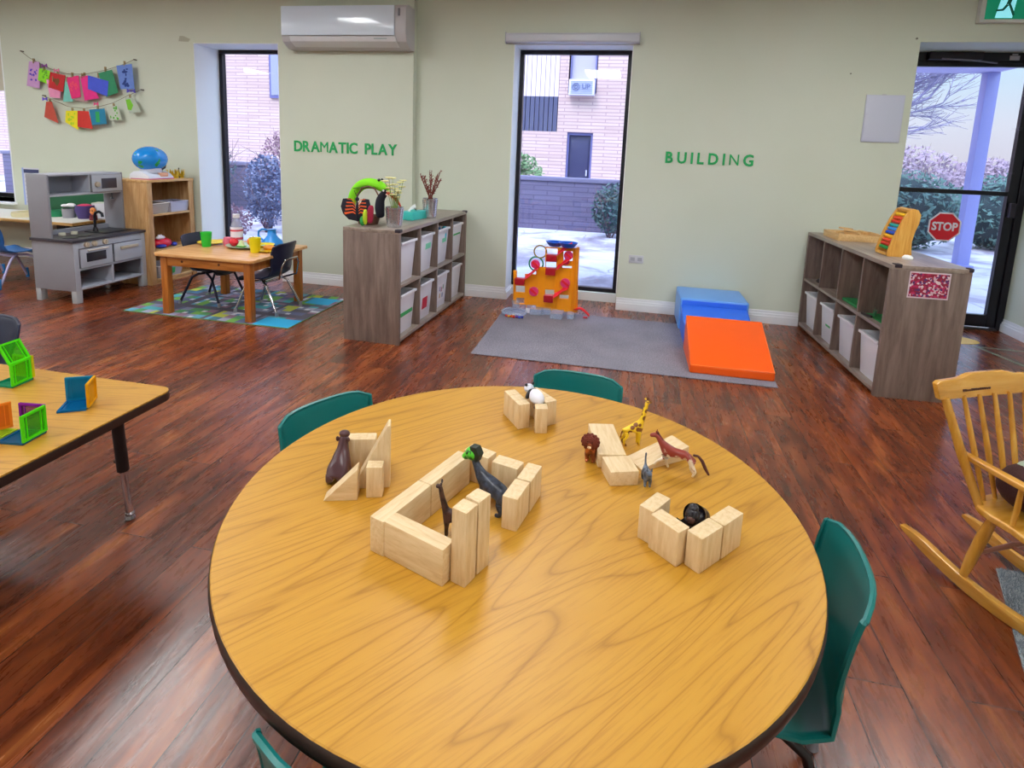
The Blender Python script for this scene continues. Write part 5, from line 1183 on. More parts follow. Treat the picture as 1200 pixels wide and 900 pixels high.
for a in (62, 152, 242, 332): b.cyl((.43*math.cos(rad(a)), .43*math.sin(rad(a)), TZ-.036), (.43*math.cos(rad(a)), .43*math.sin(rad(a)), TZ-.03), .045, n=16)
b.done('mounting_plate', LEGU, t)
# green chairs round it
TEAL = M('shell_teal', '0b716d', .33, spec=.5)
def at_table(label, cx, cy, grp='green chairs round the oak table', tw=0):
    a = math.atan2(cy-TCY, cx-TCX)
    return school_chair(label, (cx, cy, 0), a-PI/2+tw, TEAL, LEGU, grp, .33, .604, .325, .34, .19, loop=False, rec=.6, waist=False)
def back_at(x, y, off=.17):
    d = Vector((x-TCX, y-TCY)); n = d.normalized(); p = Vector((x, y))-n*off; return p.x, p.y
at_table('green moulded chair at the far left of the round table, by the triangle blocks', *back_at(-.846, 1.478))
at_table('green moulded chair at the far side of the round table, behind the panda blocks', *back_at(-.13, 1.925))
at_table('green moulded chair at the right side of the round table', *back_at(.480, 1.165), tw=-rad(9))
at_table('green moulded chair at the near left of the round table, mostly out of frame', *back_at(-.30, .485, .225))

# ============================================================ wooden building blocks
MAPLE = wood('maple_block', 'c9a878', 'dabf94', 'e6d0ab', 5, .55, 'x', stretch=7, contrast=(.25, .5, .8)); MAPZ = wood('maple_block_z', 'c9a878', 'dabf94', 'e6d0ab', 5, .55, 'z', stretch=7, contrast=(.25, .5, .8))
def block(label, cx, cy, ang, l, w, h, grp, z=0, m=None):
    b = B().box(-l/2, l/2, -w/2, w/2, 0, h)
    o = b.done('wooden_block', m or (MAPZ if h > max(l, w) else MAPLE), bevel=.0025, seg=2, loc=(cx, cy, TZ+.0003+z), rotz=rad(ang))
    return tag(o, label, 'wooden block', grp)
g1 = 'blocks of the large enclosure'
u72 = (math.cos(rad(72)), math.sin(rad(72)))
block('long wooden block on edge, near half of the enclosure left wall', -.387, .956, 72, .140, .033, .070, g1)
block('long wooden block on edge, far half of the enclosure left wall', -.343, 1.090, 72, .140, .033, .070, g1)
block('long wooden block on edge forming the front wall of the enclosure', -.3245, .8795, -20, .136, .033, .070, g1)
block('tall upright block, the nearer of the two gate towers', -.2375, .8685, 70, .033, .031, .140, g1)
block('tall upright block, the farther of the two gate towers', -.2235, .9045, 66, .034, .031, .140, g1)
block('half-length block at the far left corner of the enclosure', -.289, 1.173, -20, .066, .034, .070, g1)
block('half-length block in the far wall of the enclosure, right of the corner', -.219, 1.145, -15, .062, .035, .070, g1)
block('half-length block, farther one in the right wall of the enclosure', -.1665, 1.119, 79, .067, .033, .070, g1)
block('half-length block, nearest one in the right wall of the enclosure', -.1815, 1.050, 79, .067, .033, .070, g1)
g2 = 'blocks of the triangle cluster'
o = B().prism([(-.035, 0), (.035, 0), (.035, .07)], -.0165, .0165, 'xz').done('triangle_block', MAPLE, bevel=.0015, loc=(-.555, 1.034, TZ+.0003), rotz=rad(18)); tag(o, 'small wooden triangle block with sloping top at the front of the cluster', 'wooden block', g2)
o = B().prism([(-.033, 0), (.033, 0), (.033, .144), (.028, .144), (-.033, .028)], -.0165, .0165, 'xz').done('triangle_block', MAPZ, bevel=.0015, loc=(-.507, 1.095, TZ+.0003), rotz=rad(20)); tag(o, 'tall pointed wooden triangle block standing on end in the cluster', 'wooden block', g2)
block('small square pillar block in front of the tall triangle', -.4905, 1.060, 16, .034, .029, .070, g2, m=MAPZ)
block('half-length block at the back of the triangle cluster', -.572, 1.162, 18, .067, .032, .070, g2)
block('small pillar block half hidden behind the tall triangle', -.508, 1.131, 18, .034, .031, .070, g2, m=MAPZ)
g3 = 'blocks round the panda'
u126 = (-.588, .809); n36 = (.81, .588)
for k, nm in enumerate(('nearest', 'middle', 'farthest')):
    block(f'small pillar block left of the panda, the {nm} of three', -.2495+u126[0]*.0168*(2*k+1)+n36[0]*.017, 1.429+u126[1]*.0168*(2*k+1)+n36[1]*.017, 126, .0325, .034, .070, g3, m=MAPZ)
block('small pillar block in front of the panda, standing alone', -.191, 1.441, 14, .033, .033, .070, g3, m=MAPZ)
for k, nm in enumerate(('nearest', 'middle', 'farthest')):
    block(f'small pillar block right of the panda, the {nm} of three', -.1795-.0228*k, 1.490+.0246*k, 133, .0325, .036, .070, g3, m=MAPZ)
g4 = 'blocks lying flat beside the lion'
block('long flat wooden block pointing away beside the toy lion', -.0145, 1.380, -77, .158, .067, .035, g4)
block('square flat block at the near end of the long flat block', .0225, 1.267, -70, .068, .067, .035, g4)
o = B().prism([(-.073, 0), (.073, 0), (.073, .035), (-.073, .006)], -.031, .031, 'xz').done('ramp_block', MAPLE, bevel=.0015, loc=(.112, 1.376, TZ+.0003), rotz=rad(38)); tag(o, 'sloping wooden ramp block behind the toy horse', 'wooden block', g4)
g5 = 'blocks round the gorilla'
block('half-length block on edge at the left of the gorilla corner', .092, 1.080, 57, .066, .031, .070, g5)
block('half-length block on edge in front of the gorilla, left', .1165, 1.0265, -42, .066, .032, .070, g5)
block('half-length block on edge in front of the gorilla, right', .1795, 1.020, 49, .066, .032, .070, g5)
block('half-length block on edge at the right end of the gorilla corner', .2245, 1.0715, 50, .066, .032, .070, g5)

# ============================================================ toy animals
def fig(name, label, cat, x, y, a, V, E, mat, z=0, sc=1.0, sub=2):
    t = thing(name, label, cat, (x, y, TZ+z), rad(a)); o = skin('body', V, E, mat, t, sub=sub, sc=sc); return t
def spotted(name, c1, c2, scale, thr=.5, rough=.5):
    if name in MATS: return MATS[name]
    m, nt, b = base_mat(name); v = coords(nt); n = N(nt, 'ShaderNodeTexVoronoi', Scale=scale); L(nt, v, n.inputs['Vector'])
    r = ramp(nt, n.outputs[0], [(thr, c1), (thr+.08, c2)]); L(nt, r.outputs[0], b.inputs['Base Color']); b.inputs['Roughness'].default_value = rough; MATS[name] = m; return m
def blotch(name, c1, c2, scale, lo=.45, hi=.55, rough=.4):
    m, nt, b = base_mat(name); v = coords(nt); n = N(nt, 'ShaderNodeTexNoise', Scale=scale, Detail=3.0); L(nt, v, n.inputs['Vector'])
    r = ramp(nt, n.outputs[0], [(lo, c1), (hi, c2)]); L(nt, r.outputs[0], b.inputs['Base Color']); b.inputs['Roughness'].default_value = rough; return m
def quad(Ls, H, br, lr, neck, tail=None, spread=.0, lw=None, legsw=(0, 0, 0, 0)):
    """four legged figure facing +x: spine, legs, neck chain given as (x,y,z,r)"""
    w = lw or br*.62
    V = [(-Ls/2, 0, H, br*.95), (0, 0, H-.1*br, br), (Ls/2, 0, H, br*1.02)]; E = [(0, 1), (1, 2)]; prev = 2
    for p in neck: V.append(p); E.append((prev, len(V)-1)); prev = len(V)-1
    if tail:
        prev = 0
        for p in tail: V.append(p); E.append((prev, len(V)-1)); prev = len(V)-1
    k = 0
    for ex, base in ((-Ls/2, 0), (Ls/2, 2)):
        for s in (-1, 1):
            sw = legsw[k]; k += 1
            hind = base == 0
            V.append((ex+sw*.2+(.1*H if hind else 0), s*w, H*.62, lr*1.5)); i = len(V)-1; E.append((base, i))
            V.append((ex+sw*.6+(-.10*H if hind else .02*H), s*w, H*.3, lr)); E.append((i, i+1))
            V.append((ex+sw, s*w, lr*.8, lr*.9)); E.append((i+1, i+2))
            V.append((ex+sw+lr*1.4, s*w, lr*.55, lr*.7)); E.append((i+2, i+3))
    return V, E
EYE = M('eye_black', '0c0a0c', .15)
# hippo, rearing its head with an open mouth, behind the small triangle
HB_ = M('hippo_brown', '4a2c30', .3, var=.15)
V, E = quad(.030, .030, .024, .0075, [(.022, 0, .054, .018), (.027, 0, .068, .0125), (.031, 0, .082, .0115), (.036, 0, .094, .0105)], legsw=(0, 0, 0, 0))
t = fig('toy_hippo', 'dark brown toy hippo lifting its open mouth behind the small triangle block', 'toy animal', -.590, 1.085, 95, V, E, HB_)
B().sph((.036, 0, .094), (.0125, .0125, .009), 14, (0, rad(20), 0)).sph((.046, 0, .077), (.0105, .008, .004), 12, (0, rad(35), 0)).done('muzzle', HB_, t)
for s in (-1, 1): B().sph((.026, s*.012, .086), (.0035, .0045, .006), 8).done('ear', HB_, t)
# small dark giraffe inside the enclosure
DBR = blotch('dark_fig_brown', '2a1a1a', '4d332c', 60)
V, E = quad(.030, .050, .0095, .0032, [(.020, 0, .068, .0065), (.026, 0, .090, .005), (.029, 0, .108, .0048), (.038, 0, .110, .0042)], tail=[(-.02, 0, .04, .002), (-.022, 0, .026, .0015)])
t = fig('toy_giraffe', 'small dark brown toy giraffe standing inside the enclosure behind the gate towers', 'toy animal', -.283, .965, 190, V, E, DBR)
for s in (-1, 1): B().sph((.027, s*.006, .116), (.0022, .0035, .004), 8).cyl((.027, s*.0025, .113), (.026, s*.003, .121), .0012, n=6).done('ear', DBR, t)
# dinosaur with green head
DG = blotch('dino_grey', '1b1f2a', '3c4454', 80, .4, .6, .35); DGR = blotch('dino_green', '1f5a1a', '4fc428', 120, .38, .5)
V = [(-.032, 0, .042, .015), (-.008, 0, .050, .018), (.016, 0, .058, .015), (.034, 0, .074, .010), (.042, 0, .090, .008), (.048, 0, .100, .0085), (-.05, 0, .030, .008), (-.062, 0, .018, .004),
     (-.026, .013, .026, .0085), (-.034, .014, .012, .005), (-.030, .014, .003, .0045), (-.020, .014, .0025, .004), (-.026, -.013, .026, .0085), (-.034, -.014, .012, .005), (-.030, -.014, .003, .0045), (-.020, -.014, .0025, .004),
     (.016, .011, .036, .006), (.012, .012, .018, .0038), (.014, .012, .003, .0035), (.016, -.011, .036, .006), (.012, -.012, .018, .0038), (.014, -.012, .003, .0035)]
E = [(1, 0), (1, 2), (2, 3), (3, 4), (4, 5), (0, 6), (6, 7), (0, 8), (8, 9), (9, 10), (10, 11), (0, 12), (12, 13), (13, 14), (14, 15), (2, 16), (16, 17), (17, 18), (2, 19), (19, 20), (20, 21)]
t = thing('toy_dinosaur', 'dark grey toy dinosaur with bright green head at the far end of the enclosure', 'toy animal', (-.238, 1.075, TZ), rad(158)); skin('body', V, E, DG, t, root=1)
B().sph((.052, 0, .107), (.0165, .0135, .0145), 18).sph((.066, 0, .098), (.013, .009, .008), 14, (0, rad(30), 0)).done('head', DGR, t)
B().prism([(.036, .094), (.029, .112), (.038, .127), (.054, .1255), (.050, .112)], -.009, .009, 'xz').done('crest', M('dino_crest', '1a2416', .5), t, bevel=.001)
for s in (-1, 1): B().sph((.057, s*.0128, .111), .0022, 8).done('eye', EYE, t)
# panda: sits in the gap with its back to the viewer
WHT = M('panda_white', 'e6e8f6', .45); BLK = M('panda_black', '15141c', .4)
t = thing('toy_panda', 'black and white toy panda climbing between the small pillar blocks', 'toy animal', (-.214, 1.480, TZ+.028), rad(135))
B().sph((-.005, 0, .050), (.027, .0185, .0195), 22, (0, rad(-14), 0)).done('body', WHT, t)
B().sph((.032, 0, .062), (.0125, .0145, .0125), 16).done('head', WHT, t)
for s in (-1, 1): B().sph((.030, s*.0115, .0745), (.0042, .0045, .0045), 10).done('ear', BLK, t)
skin('shoulder_band', [(.012, -.022, .042, .0055), (.013, -.014, .057, .0065), (.014, 0, .066, .0055), (.013, .014, .057, .0065), (.012, .022, .042, .0055)], [(0, 1), (1, 2), (2, 3), (3, 4)], BLK, t, root=2)
skin('hind_legs', [(-.022, -.020, .034, .006), (-.026, -.008, .028, .007), (-.026, .008, .028, .007), (-.022, .020, .034, .006)], [(0, 1), (1, 2), (2, 3)], BLK, t)
B().cyl((-.026, -.004, -.02), (-.024, -.004, .022), .005, n=8).done('leg', BLK, t)
# lion facing the camera
LB_ = blotch('lion_brown', '7a3a18', 'a8582a', 60)
V, E = quad(.034, .034, .0125, .0052, [(.026, 0, .048, .0115), (.032, 0, .056, .0095), (.040, 0, .053, .006)], tail=[(-.024, 0, .034, .0025), (-.036, .004, .02, .002), (-.042, .004, .012, .0035)])
t = fig('toy_lion', 'brown toy lion with thick reddish mane left of the long flat block', 'toy animal', -.048, 1.335, -95, V, E, LB_)
b = B(); b.sph((.026, 0, .057), (.0125, .0215, .0195), 18)
for k in range(26):
    a = 2*PI*k/26; b.sph((.024+.004*(k % 2), .0195*math.cos(a), .057+.0175*math.sin(a)), (.0045, .004, .0045), 6)
b.done('mane', M('mane_red', '6a2410', .7, bmp=.6, scale=300), t)
B().sph((.0445, 0, .051), (.004, .005, .0035), 8).done('muzzle', M('lion_muzzle', 'd8b48a', .6), t)
for s in (-1, 1): B().sph((.038, s*.0055, .061), .0014, 6).done('eye', EYE, t)
# giraffe
GIR = spotted('giraffe_spots', '7a4312', 'eec422', 70, .40)
V, E = quad(.036, .048, .0105, .0038, [(.024, 0, .062, .008), (.030, 0, .085, .0062), (.034, 0, .108, .0056), (.038, 0, .118, .006), (.049, 0, .116, .0042)], tail=[(-.024, 0, .044, .002), (-.028, 0, .03, .0014), (-.029, 0, .02, .0028)])
t = fig('toy_giraffe', 'yellow toy giraffe with brown spots behind the long flat block', 'toy animal', .048, 1.432, 20, V, E, GIR)
for s in (-1, 1):
    B().cyl((.036, s*.003, .122), (.0355, s*.0035, .130), .0014, .002, 6).done('horn', M('giraffe_horn', '6a3a12', .6), t); B().sph((.034, s*.008, .121), (.002, .005, .0025), 8).done('ear', GIR, t); B().sph((.043, s*.0052, .119), .0014, 6).done('eye', EYE, t)
# grey cat / calf with raised tail
GC = blotch('grey_fig', '3a4456', '6a7484', 90, .4, .6)
V, E = quad(.032, .027, .0088, .0034, [(.022, 0, .036, .0075), (.029, 0, .040, .0078), (.036, 0, .036, .0045)], tail=[(-.021, 0, .034, .0026), (-.026, 0, .048, .0022), (-.023, 0, .062, .0022)])
t = fig('toy_cat', 'small blue grey toy cat with raised tail beside the square flat block', 'toy animal', .083, 1.262, -82, V, E, GC)
for s in (-1, 1): B().cyl((.028, s*.0045, .045), (.027, s*.0055, .052), .0028, .0006, 6).done('ear', GC, t)
# pinto horse
def mat_horse():
    m, nt, b = base_mat('horse_pinto'); tc = nt.nodes.new('ShaderNodeTexCoord'); sp = nt.nodes.new('ShaderNodeSeparateXYZ'); L(nt, tc.outputs['Object'], sp.inputs[0])
    n = N(nt, 'ShaderNodeTexNoise', Scale=55.0, Detail=3.0); L(nt, tc.outputs['Object'], n.inputs['Vector'])
    a = nt.nodes.new('ShaderNodeMath'); a.operation = 'MULTIPLY_ADD'; a.inputs[1].default_value = .13; L(nt, n.outputs[0], a.inputs[0]); L(nt, sp.outputs[2], a.inputs[2])
    r = ramp(nt, a.outputs[0], [(.098, 'e6d6bc'), (.107, '8f3428')]); L(nt, r.outputs[0], b.inputs['Base Color']); b.inputs['Roughness'].default_value = .4; return m
HR = mat_horse()
V = [(-.030, 0, .050, .0125), (0, 0, .049, .0118), (.028, 0, .052, .0128), (.042, 0, .066, .0085), (.052, 0, .080, .0068), (.058, 0, .084, .0068), (.072, 0, .078, .0045),
     (-.030, .007, .032, .0065), (-.040, .007, .018, .0036), (-.034, .007, .004, .0034), (-.030, -.007, .032, .0065), (-.026, -.008, .017, .0036), (-.036, -.008, .004, .0034),
     (.032, .007, .034, .0055), (.048, .007, .022, .0033), (.056, .007, .010, .0032), (.030, -.007, .034, .0055), (.030, -.008, .017, .0033), (.024, -.008, .004, .0034)]
E = [(1, 0), (1, 2), (2, 3), (3, 4), (4, 5), (5, 6), (0, 7), (7, 8), (8, 9), (0, 10), (10, 11), (11, 12), (2, 13), (13, 14), (14, 15), (2, 16), (16, 17), (17, 18)]
t = thing('toy_horse', 'trotting brown and cream pinto toy horse at the right of the flat blocks', 'toy animal', (.158, 1.322, TZ+.0005), rad(166)); skin('body', V, E, HR, t, root=1)
skin('tail', [(-.030, 0, .055, .003), (-.042, 0, .056, .003), (-.052, 0, .046, .0042), (-.060, 0, .030, .0042), (-.070, .002, .016, .0025)], [(0, 1), (1, 2), (2, 3), (3, 4)], M('horse_tail', '4a1e18', .6), t)
B().prism([(.030, .064), (.044, .080), (.053, .092), (.059, .092), (.050, .078), (.040, .066)], -.0028, .0028, 'xz').done('mane', M('horse_mane', '5a1e1a', .6), t, bevel=.001)
for s in (-1, 1): B().cyl((.056, s*.0035, .089), (.056, s*.0045, .096), .002, .0006, 6).done('ear', HR, t)
# gorilla
GO = M('gorilla_black', '17121a', .35, var=.2)
V = [(-.018, 0, .030, .016), (0, 0, .042, .019), (.012, 0, .050, .016), (.020, 0, .058, .010), (-.016, .012, .016, .0095), (-.012, .014, .004, .006), (-.016, -.012, .016, .0095), (-.012, -.014, .004, .006), (.018, .018, .032, .0085), (.022, .020, .016, .0065), (.024, .020, .004, .0062), (.018, -.018, .032, .0085), (.022, -.020, .016, .0065), (.024, -.020, .004, .0062)]
E = [(1, 0), (1, 2), (2, 3), (0, 4), (4, 5), (0, 6), (6, 7), (2, 8), (8, 9), (9, 10), (2, 11), (11, 12), (12, 13)]
t = thing('toy_gorilla', 'black toy gorilla hunched inside the corner of four blocks', 'toy animal', (.172, 1.083, TZ), rad(-112)); skin('body', V, E, GO, t, root=1, sc=1.22)
B().sph((.032, 0, .072), (.0135, .0135, .0155), 14).sph((.029, 0, .084), (.011, .010, .008), 10).done('head', GO, t)
B().sph((.0430, 0, .067), (.005, .0085, .008), 10).done('face', M('gorilla_face', '4a2e28', .5), t)
for s in (-1, 1): B().sph((.0445, s*.0042, .074), .0015, 6).done('eye', EYE, t)
# ============================================================ left table with magnetic tiles
t = thing('activity_table', 'rectangular oak laminate activity table with black edge at the left', 'table', (-2.25, 1.27, 0))
hx, hy, HT = .735, .375, .50
def rrect(hx, hy, r, n=6):
    o = []
    for cx, cy, a0 in ((hx-r, hy-r, 0), (-hx+r, hy-r, 90), (-hx+r, -hy+r, 180), (hx-r, -hy+r, 270)):
        for k in range(n+1): a = rad(a0+90*k/n); o.append((cx+r*math.cos(a), cy+r*math.sin(a)))
    return o
B().prism(rrect(hx-.003, hy-.003, .04), HT-.004, HT).done('table_top', mat_oak('oak_laminate_2', rad(12), 1.1), t, smooth=20)
B().prism(rrect(hx, hy, .045), HT-.032, HT-.0042).done('edge_band', EDGE, t, bevel=.003)
for sx in (-1, 1):
    for sy in (-1, 1): table_leg(t, sx*(hx-.17), sy*(hy-.085), HT-.032, sx*.0, sy*.03, .2)
for sx in (-1, 1):
    for sy in (-1, 1): B().tube([(sx*(hx-.17), sy*(hy-.085), HT-.09), (sx*(hx-.21), sy*(hy-.085), HT-.075), (sx*(hx-.225), sy*(hy-.085), HT-.033)], .007, 6).done('leg_brace', LEGU, t)
school_chair('navy moulded chair tucked at the far side of the left activity table', (-2.60, 1.66, 0), rad(0), NAVY, CHR, 'navy chairs at the activity table', .33, .592, .38, .34, .2, loop=False)
# magnetic tiles: local frame lies in x-z, 7.5 cm square
S = .078
def tile(label, org, ux, uz, c, pane=.45, kind='square'):
    """org: a corner, ux / uz: edge directions"""
    t = thing('magnetic_tile', label, 'magnetic tile', org, 0, 'magnetic tiles on the activity table')
    ux, uz = Vector(ux).normalized(), Vector(uz).normalized(); n = ux.cross(uz).normalized()
    Mx = Matrix((ux, n, uz)).transposed().to_4x4()
    w, d = .007, .0035; b = B(); b.box(0, S, -d, d, 0, w).box(0, S, -d, d, S-w, S).box(0, w, -d, d, w, S-w).box(S-w, S, -d, d, w, S-w)
    b.box(w+.008, w+.010, -d*.6, d*.6, w, S-w).box(S-w-.010, S-w-.008, -d*.6, d*.6, w, S-w)
    bmesh.ops.transform(b.bm, matrix=Mx, verts=b.bm.verts[:]); b.done('tile_frame', clear('tileframe'+c, c, .75, .08, 1.35), t, smooth=False)
    b = B().box(w, S-w, -.001, .001, w, S-w); bmesh.ops.transform(b.bm, matrix=Mx, verts=b.bm.verts[:]); b.done('tile_pane', clear('tilepane'+c, c, pane, .05, 1.35), t, smooth=False)
    return t
def d2(a): return (math.cos(rad(a)), math.sin(rad(a)), 0)
UP = (0, 0, 1); zt = HT+.004
# group B: blue base, blue back, yellow right
tile('dark blue magnetic tile lying flat under the blue and yellow standing pair', (-1.709, 1.378, zt), d2(31), d2(121), '0f6fae', .7)
tile('blue green magnetic tile standing at the back beside the yellow one', (-1.749, 1.447, zt+.004), d2(31), UP, '1488b4', .6)
tile('yellow orange magnetic tile standing at the right end of the table', (-1.640, 1.424, zt+.004), d2(121), UP, 'f0b010', .6)
# group A
tile('dark blue magnetic tile lying flat between purple and green tiles', (-1.690, 1.188, zt), d2(8), d2(98), '0a5f8a', .75)
tile('purple magnetic tile standing behind the bright green one', (-1.702, 1.267, zt+.004), d2(8), UP, '8a1a9a', .25)
tile('bright green magnetic tile standing nearest the table edge', (-1.612, 1.199, zt+.004), d2(98), UP, '5ae81c', .2)
tile('orange magnetic tile standing at the left edge of the picture', (-1.772, 1.20, zt+.004), d2(60), UP, 'f08a2a', .5)
tile('yellow green magnetic tile lying flat at the left edge of the picture', (-1.772, 1.172, zt), d2(8), d2(98), 'b0d82a', .55)
# group C
tile('green blue magnetic tile lying flat under the leaning lime tiles', (-2.095, 1.478, zt), d2(5), d2(95), '0f8f6a', .7)
tile('lime green magnetic tile standing at the right of the far left group', (-2.014, 1.482, zt+.004), d2(100), UP, '5ae81c', .3)
tile('lime green magnetic tile leaning as a roof over the far left group', (-2.02, 1.484, zt+.078), d2(95), (-.55, 0, .83), '5ae81c', .35)
tile('yellow magnetic tile standing at the back of the far left group', (-2.105, 1.562, zt+.004), d2(5), UP, 'd8d01c', .5)

# ============================================================ child's rocking chair (local -y is forward)
HON = wood('honey_maple', 'b57a24', 'cf9434', 'deaa52', 1.6, .25, 'z', stretch=7, coat=.4); HONX = wood('honey_maple_x', 'b57a24', 'cf9434', 'deaa52', 1.6, .25, 'x', stretch=7, coat=.4); HONY = wood('honey_maple_y', 'b57a24', 'cf9434', 'deaa52', 1.6, .25, 'y', stretch=7, coat=.4)
t = thing('rocking_chair', "child's honey coloured wooden rocking chair with spindle back at the right", 'rocking chair', (1.341, 1.949, .0015), rad(26.5))
for s in (-1, 1):
    x = s*.148; b = B(); up, lo = [], []
    for k in range(25):
        y = -.38+.71*k/24; z = .62*y*y
        h = .042*(1-max(0, (k-20)/4)**2*.75)*(1-max(0, (3-k)/3)**2*.6)
        lo.append((y, z)); up.append((y, z+h))
    b.prism(lo+up[::-1], x-.013, x+.013, 'yz'); b.done('rocker', HONY, t, bevel=.003)
# seat
def seat_fn(u, v):
    a = (u-.5)*2; y = -.17+.31*v; w = .185-.02*v; k = abs(a)**6
    return (a*w, y+(.01*math.cos(a*PI/2) if v < .1 else 0), .302-.012*(1-a*a)*math.sin(PI*min(1, v*1.05)))
pts = []
for k in range(41):
    a = 2*PI*k/40; c, s_ = math.cos(a), math.sin(a); e = .55
    pts.append((abs(c)**e*(1 if c > 0 else -1)*(.185 if s_ < 0 else .168), -.015+abs(s_)**e*(1 if s_ > 0 else -1)*.155))
b = B().prism(pts[:-1], .282, .305); b.done('seat', HONX, t, bevel=.007, seg=3)
for s in (-1, 1):
    for y0, y1 in ((.06, .105), (-.12, -.16)):
        zb = .62*y1*y1+.036
        B().tube([(s*.125, y0, .285), (s*.134, y0+(y1-y0)*.35, .21), (s*.142, y0+(y1-y0)*.75, .11), (s*.148, y1, zb)], [.013, .0175, .0165, .011], 12).done('leg', HON, t)
B().tube([(-.135, .075, .15), (0, .075, .155), (.135, .075, .15)], [.006, .009, .006], 8).tube([(-.138, -.135, .14), (0, -.135, .145), (.138, -.135, .14)], [.006, .009, .006], 8).tube([(0, .075, .152), (0, -.135, .142)], .007, 8).done('stretcher', M('stretcher_pink', 'a8705a', .4), t)
# back posts, spindles, crest
for s in (-1, 1): B().tube([(s*.135, .105, .30), (s*.178, .15, .45), (s*.222, .20, .628)], [.0125, .0145, .0125], 12).done('back_post', HON, t)
for k in range(1, 6):
    x = (k-3)*.068; B().tube([(x*.72, .115, .30), (x*.86, .155, .45), (x, .205, .628)], [.0065, .0092, .0068], 10).done('spindle', HON, t)
b = B(); n = 28; top, bot = [], []
for k in range(n+1):
    a = -1+2*k/n; x = a*.25
    zt_ = .678+.011/(1+math.exp((abs(a)-.42)*26)); zb_ = .618+.008*a*a
    if abs(a) > .93: zt_ -= .006
    top.append((x, zt_)); bot.append((x, zb_))
vs = []
def cy_(x, z): return .200+(z-.62)*.40+.055*(1-(x/.25)**2)*.3
for dy in (-.0095, .0095): vs.append([b.bm.verts.new((x, cy_(x, z)+dy, z)) for x, z in bot+top[::-1]])
m_ = n+1
for k in range(n):
    for q, fl in ((0, 1), (1, 0)):
        f = [vs[q][k], vs[q][k+1], vs[q][2*m_-2-k], vs[q][2*m_-1-k]]; b._f(f)
    b._f([vs[0][k], vs[0][k+1], vs[1][k+1], vs[1][k]]); b._f([vs[0][2*m_-1-k], vs[0][2*m_-2-k], vs[1][2*m_-2-k], vs[1][2*m_-1-k]])
for k, k2 in ((0, 2*m_-1), (n, m_)): b._f([vs[0][k], vs[0][k2], vs[1][k2], vs[1][k]])
b.done('crest_rail', HONX, t, bevel=.003)
# burnt inscription on the crest, too small to read: a row of short strokes
b = B(); random.seed(2)
for k in range(13):
    x = -.135+.010*k; z = .642; y = cy_(x, z)-.0103; b.box(x, x+.007, y-.0012, y+.003, z-.0035, z+.0025+.002*random.random())
b.done('burnt_inscription', M('burnt_brown', '4a2208', .7), t, smooth=False)
# arms
for s in (-1, 1):
    x = s*.158
    b = B(); prf = [(.160, .0), (.12, .0), (.05, .0), (-.03, .0), (-.10, .0), (-.15, .0)]
    b.hexa([(x-s*.0-.0125, .175, .440), (x+.0125, .175, .440), (x+.0175, -.155, .425), (x-.0175, -.155, .425), (x-.0125, .175, .458), (x+.0125, .175, .458), (x+.0175, -.155, .443), (x-.0175, -.155, .443)]); b.done('arm', HONY, t, bevel=.005, seg=3)
    for y, r in ((-.12, .012), (-.015, .0085)):
        B().tube([(x*.95, y+.01, .30), (x*.97, y+.003, .37), (x*.99, y, .43)], [r*.8, r, r*.8], 10).done('arm_spindle', HON, t)
# cushion on the seat
t = thing('plush_cushion', 'dark brown plush cushion with grey green striped top on the rocking chair seat', 'cushion', (1.341+.008, 1.949, .307), rad(26.5))
B().sph((.0, .03, .075), (.132, .105, .075), 24).done('cushion_body', M('plush_darkbrown', '3a1512', .85, bmp=.5, scale=200, var=.25), t)
B().sph((.025, .025, .10), (.115, .095, .062), 24).done('top_cover', M('cover_sage', 'a8b8a4', .8), t)
b = B()
for k in range(8): 
    x = -.06+.022*k; b.tube([(x+.02, -.045, .143-.05*abs(x)), (x+.01, 0, .163-.12*abs(x)*abs(x)*10*.1), (x, .05, .160-.05*abs(x))], .0035, 6)
b.done('stripes', M('stripe_cream', 'e8e6d0', .8), t)
# grey fluffy rug under its front
t = thing('fluffy_rug', 'grey shaggy rug under the rocking chair at the right edge', 'rug', (1.338, 2.113, 0), rad(0))
dx_, dy_ = Vector((.94, .02, 0)), Vector((-.37, -.935, 0)); dx_ = Vector((.935, -.37, 0)) if False else Vector((1, .02, 0)); dy_ = Vector((-.36, -.93, 0)).normalized()
P = lambda u, v: dx_*u*.75+dy_*v*.85
b = B().hexa([P(0, 0)+Vector((0, 0, .0004)), P(1, 0)+Vector((0, 0, .0004)), P(1, 1)+Vector((0, 0, .0004)), P(0, 1)+Vector((0, 0, .0004)), P(0, 0)+Vector((0, 0, .004)), P(1, 0)+Vector((0, 0, .004)), P(1, 1)+Vector((0, 0, .004)), P(0, 1)+Vector((0, 0, .004))])
b.done('backing', M('rug_backing', '9aa2a8', .8), t, smooth=False)
random.seed(6); b = B()
for _ in range(15000):
    u, v = random.random(), random.random()
    p = P(u*.62, v); p.z = .004; a = random.uniform(0, 2*PI); l = random.uniform(.012, .024); d = Vector((math.cos(a)*l*.7, math.sin(a)*l*.7, l*.55)); w_ = Vector((-math.sin(a), math.cos(a), 0))*.0012
    b.tri(p-w_, p+w_, p+d)
b.done('pile', M('pile_grey', '727e88', .8, var=.35, scale=30), t, smooth=False)

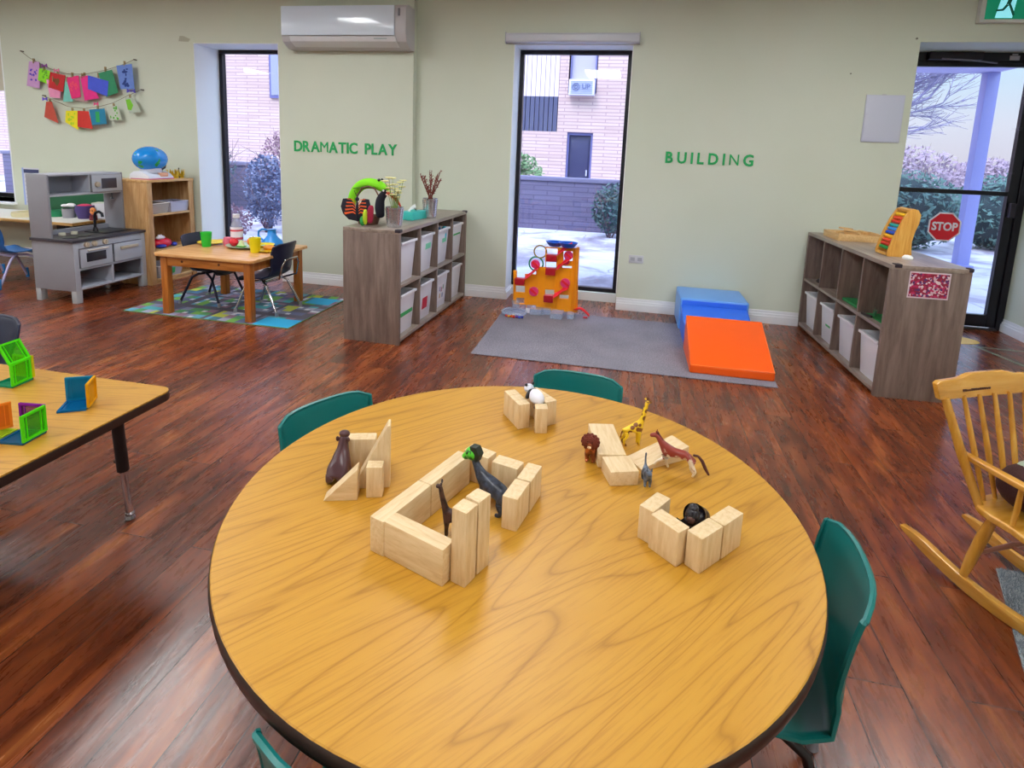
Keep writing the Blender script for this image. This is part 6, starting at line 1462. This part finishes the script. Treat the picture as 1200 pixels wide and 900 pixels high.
# ============================================================ marks and small things on the floor by the door
o = B().prism([(.19*math.cos(2*PI*k/28), .115*math.sin(2*PI*k/28)) for k in range(28)], .0004, .002).done('yellow_floor_spot', M('spot_yellow', 'f0c414', .4), loc=(2.64, 5.13, 0)); tag(o, 'yellow round floor marker by the glass door behind the shelf', 'floor marker')
TPM = M('floor_tape', '8fa089', .45)
for lab, a, c in (('pale green floor tape line running across by the door', (2.70, 4.97), (3.2, 4.955)), ('pale green floor tape line running diagonally from the yellow marker', (2.74, 4.95), (2.90, 4.30))):
    d = Vector((c[0]-a[0], c[1]-a[1], 0)); n_ = Vector((-d.y, d.x, 0)).normalized()*.012
    A, C = Vector((a[0], a[1], .0003)), Vector((c[0], c[1], .0003)); up = Vector((0, 0, .0008))
    o = B().hexa([A-n_, C-n_, C+n_, A+n_, A-n_+up, C-n_+up, C+n_+up, A+n_+up]).done('floor_tape', TPM, smooth=False); tag(o, lab, 'floor tape', 'floor tape by the door')
for x, z, lab in ((-4.30, 2.305, 'small scuffed plaster patch high on the wall above the bookcase'),):
    o = B().prism([(-.06, -.02), (.05, -.025), (.07, .0), (.0, .028), (-.045, .03)], -.002, 0, 'xz').done('wall_patch', M('patch_grey', 'b4b6a2', .8), loc=(x-.02, YA, z)); tag(o, lab, 'wall patch')
o = B().cyl((0, 0, 0), (0, -.006, 0), .008, n=8).done('wall_nail', M('nail_grey', '77786c', .5), loc=(2.06, YB, 2.335)); tag(o, 'small grey nail in the wall above the left corner of the door', 'nail', 'nails in the wall')
o = B().cyl((0, 0, 0), (0, -.006, 0), .006, n=8).done('wall_nail', M('nail_grey', '77786c'), loc=(1.63, YB, 2.07)); tag(o, 'small grey nail in the wall above the lilac panel', 'nail', 'nails in the wall')

# ============================================================ view
sc = bpy.context.scene
sc.view_settings.view_transform = 'Standard'; sc.view_settings.look = 'None'; sc.view_settings.gamma = 1; sc.view_settings.use_curve_mapping = False
sc.view_settings.exposure = 0.0
sc.cycles.use_denoising = True; sc.cycles.max_bounces = 8; sc.cycles.diffuse_bounces = 4; sc.cycles.glossy_bounces = 4; sc.cycles.transmission_bounces = 6; sc.cycles.transparent_max_bounces = 16
sc.cycles.caustics_reflective = False; sc.cycles.caustics_refractive = False; sc.cycles.sample_clamp_indirect = 8
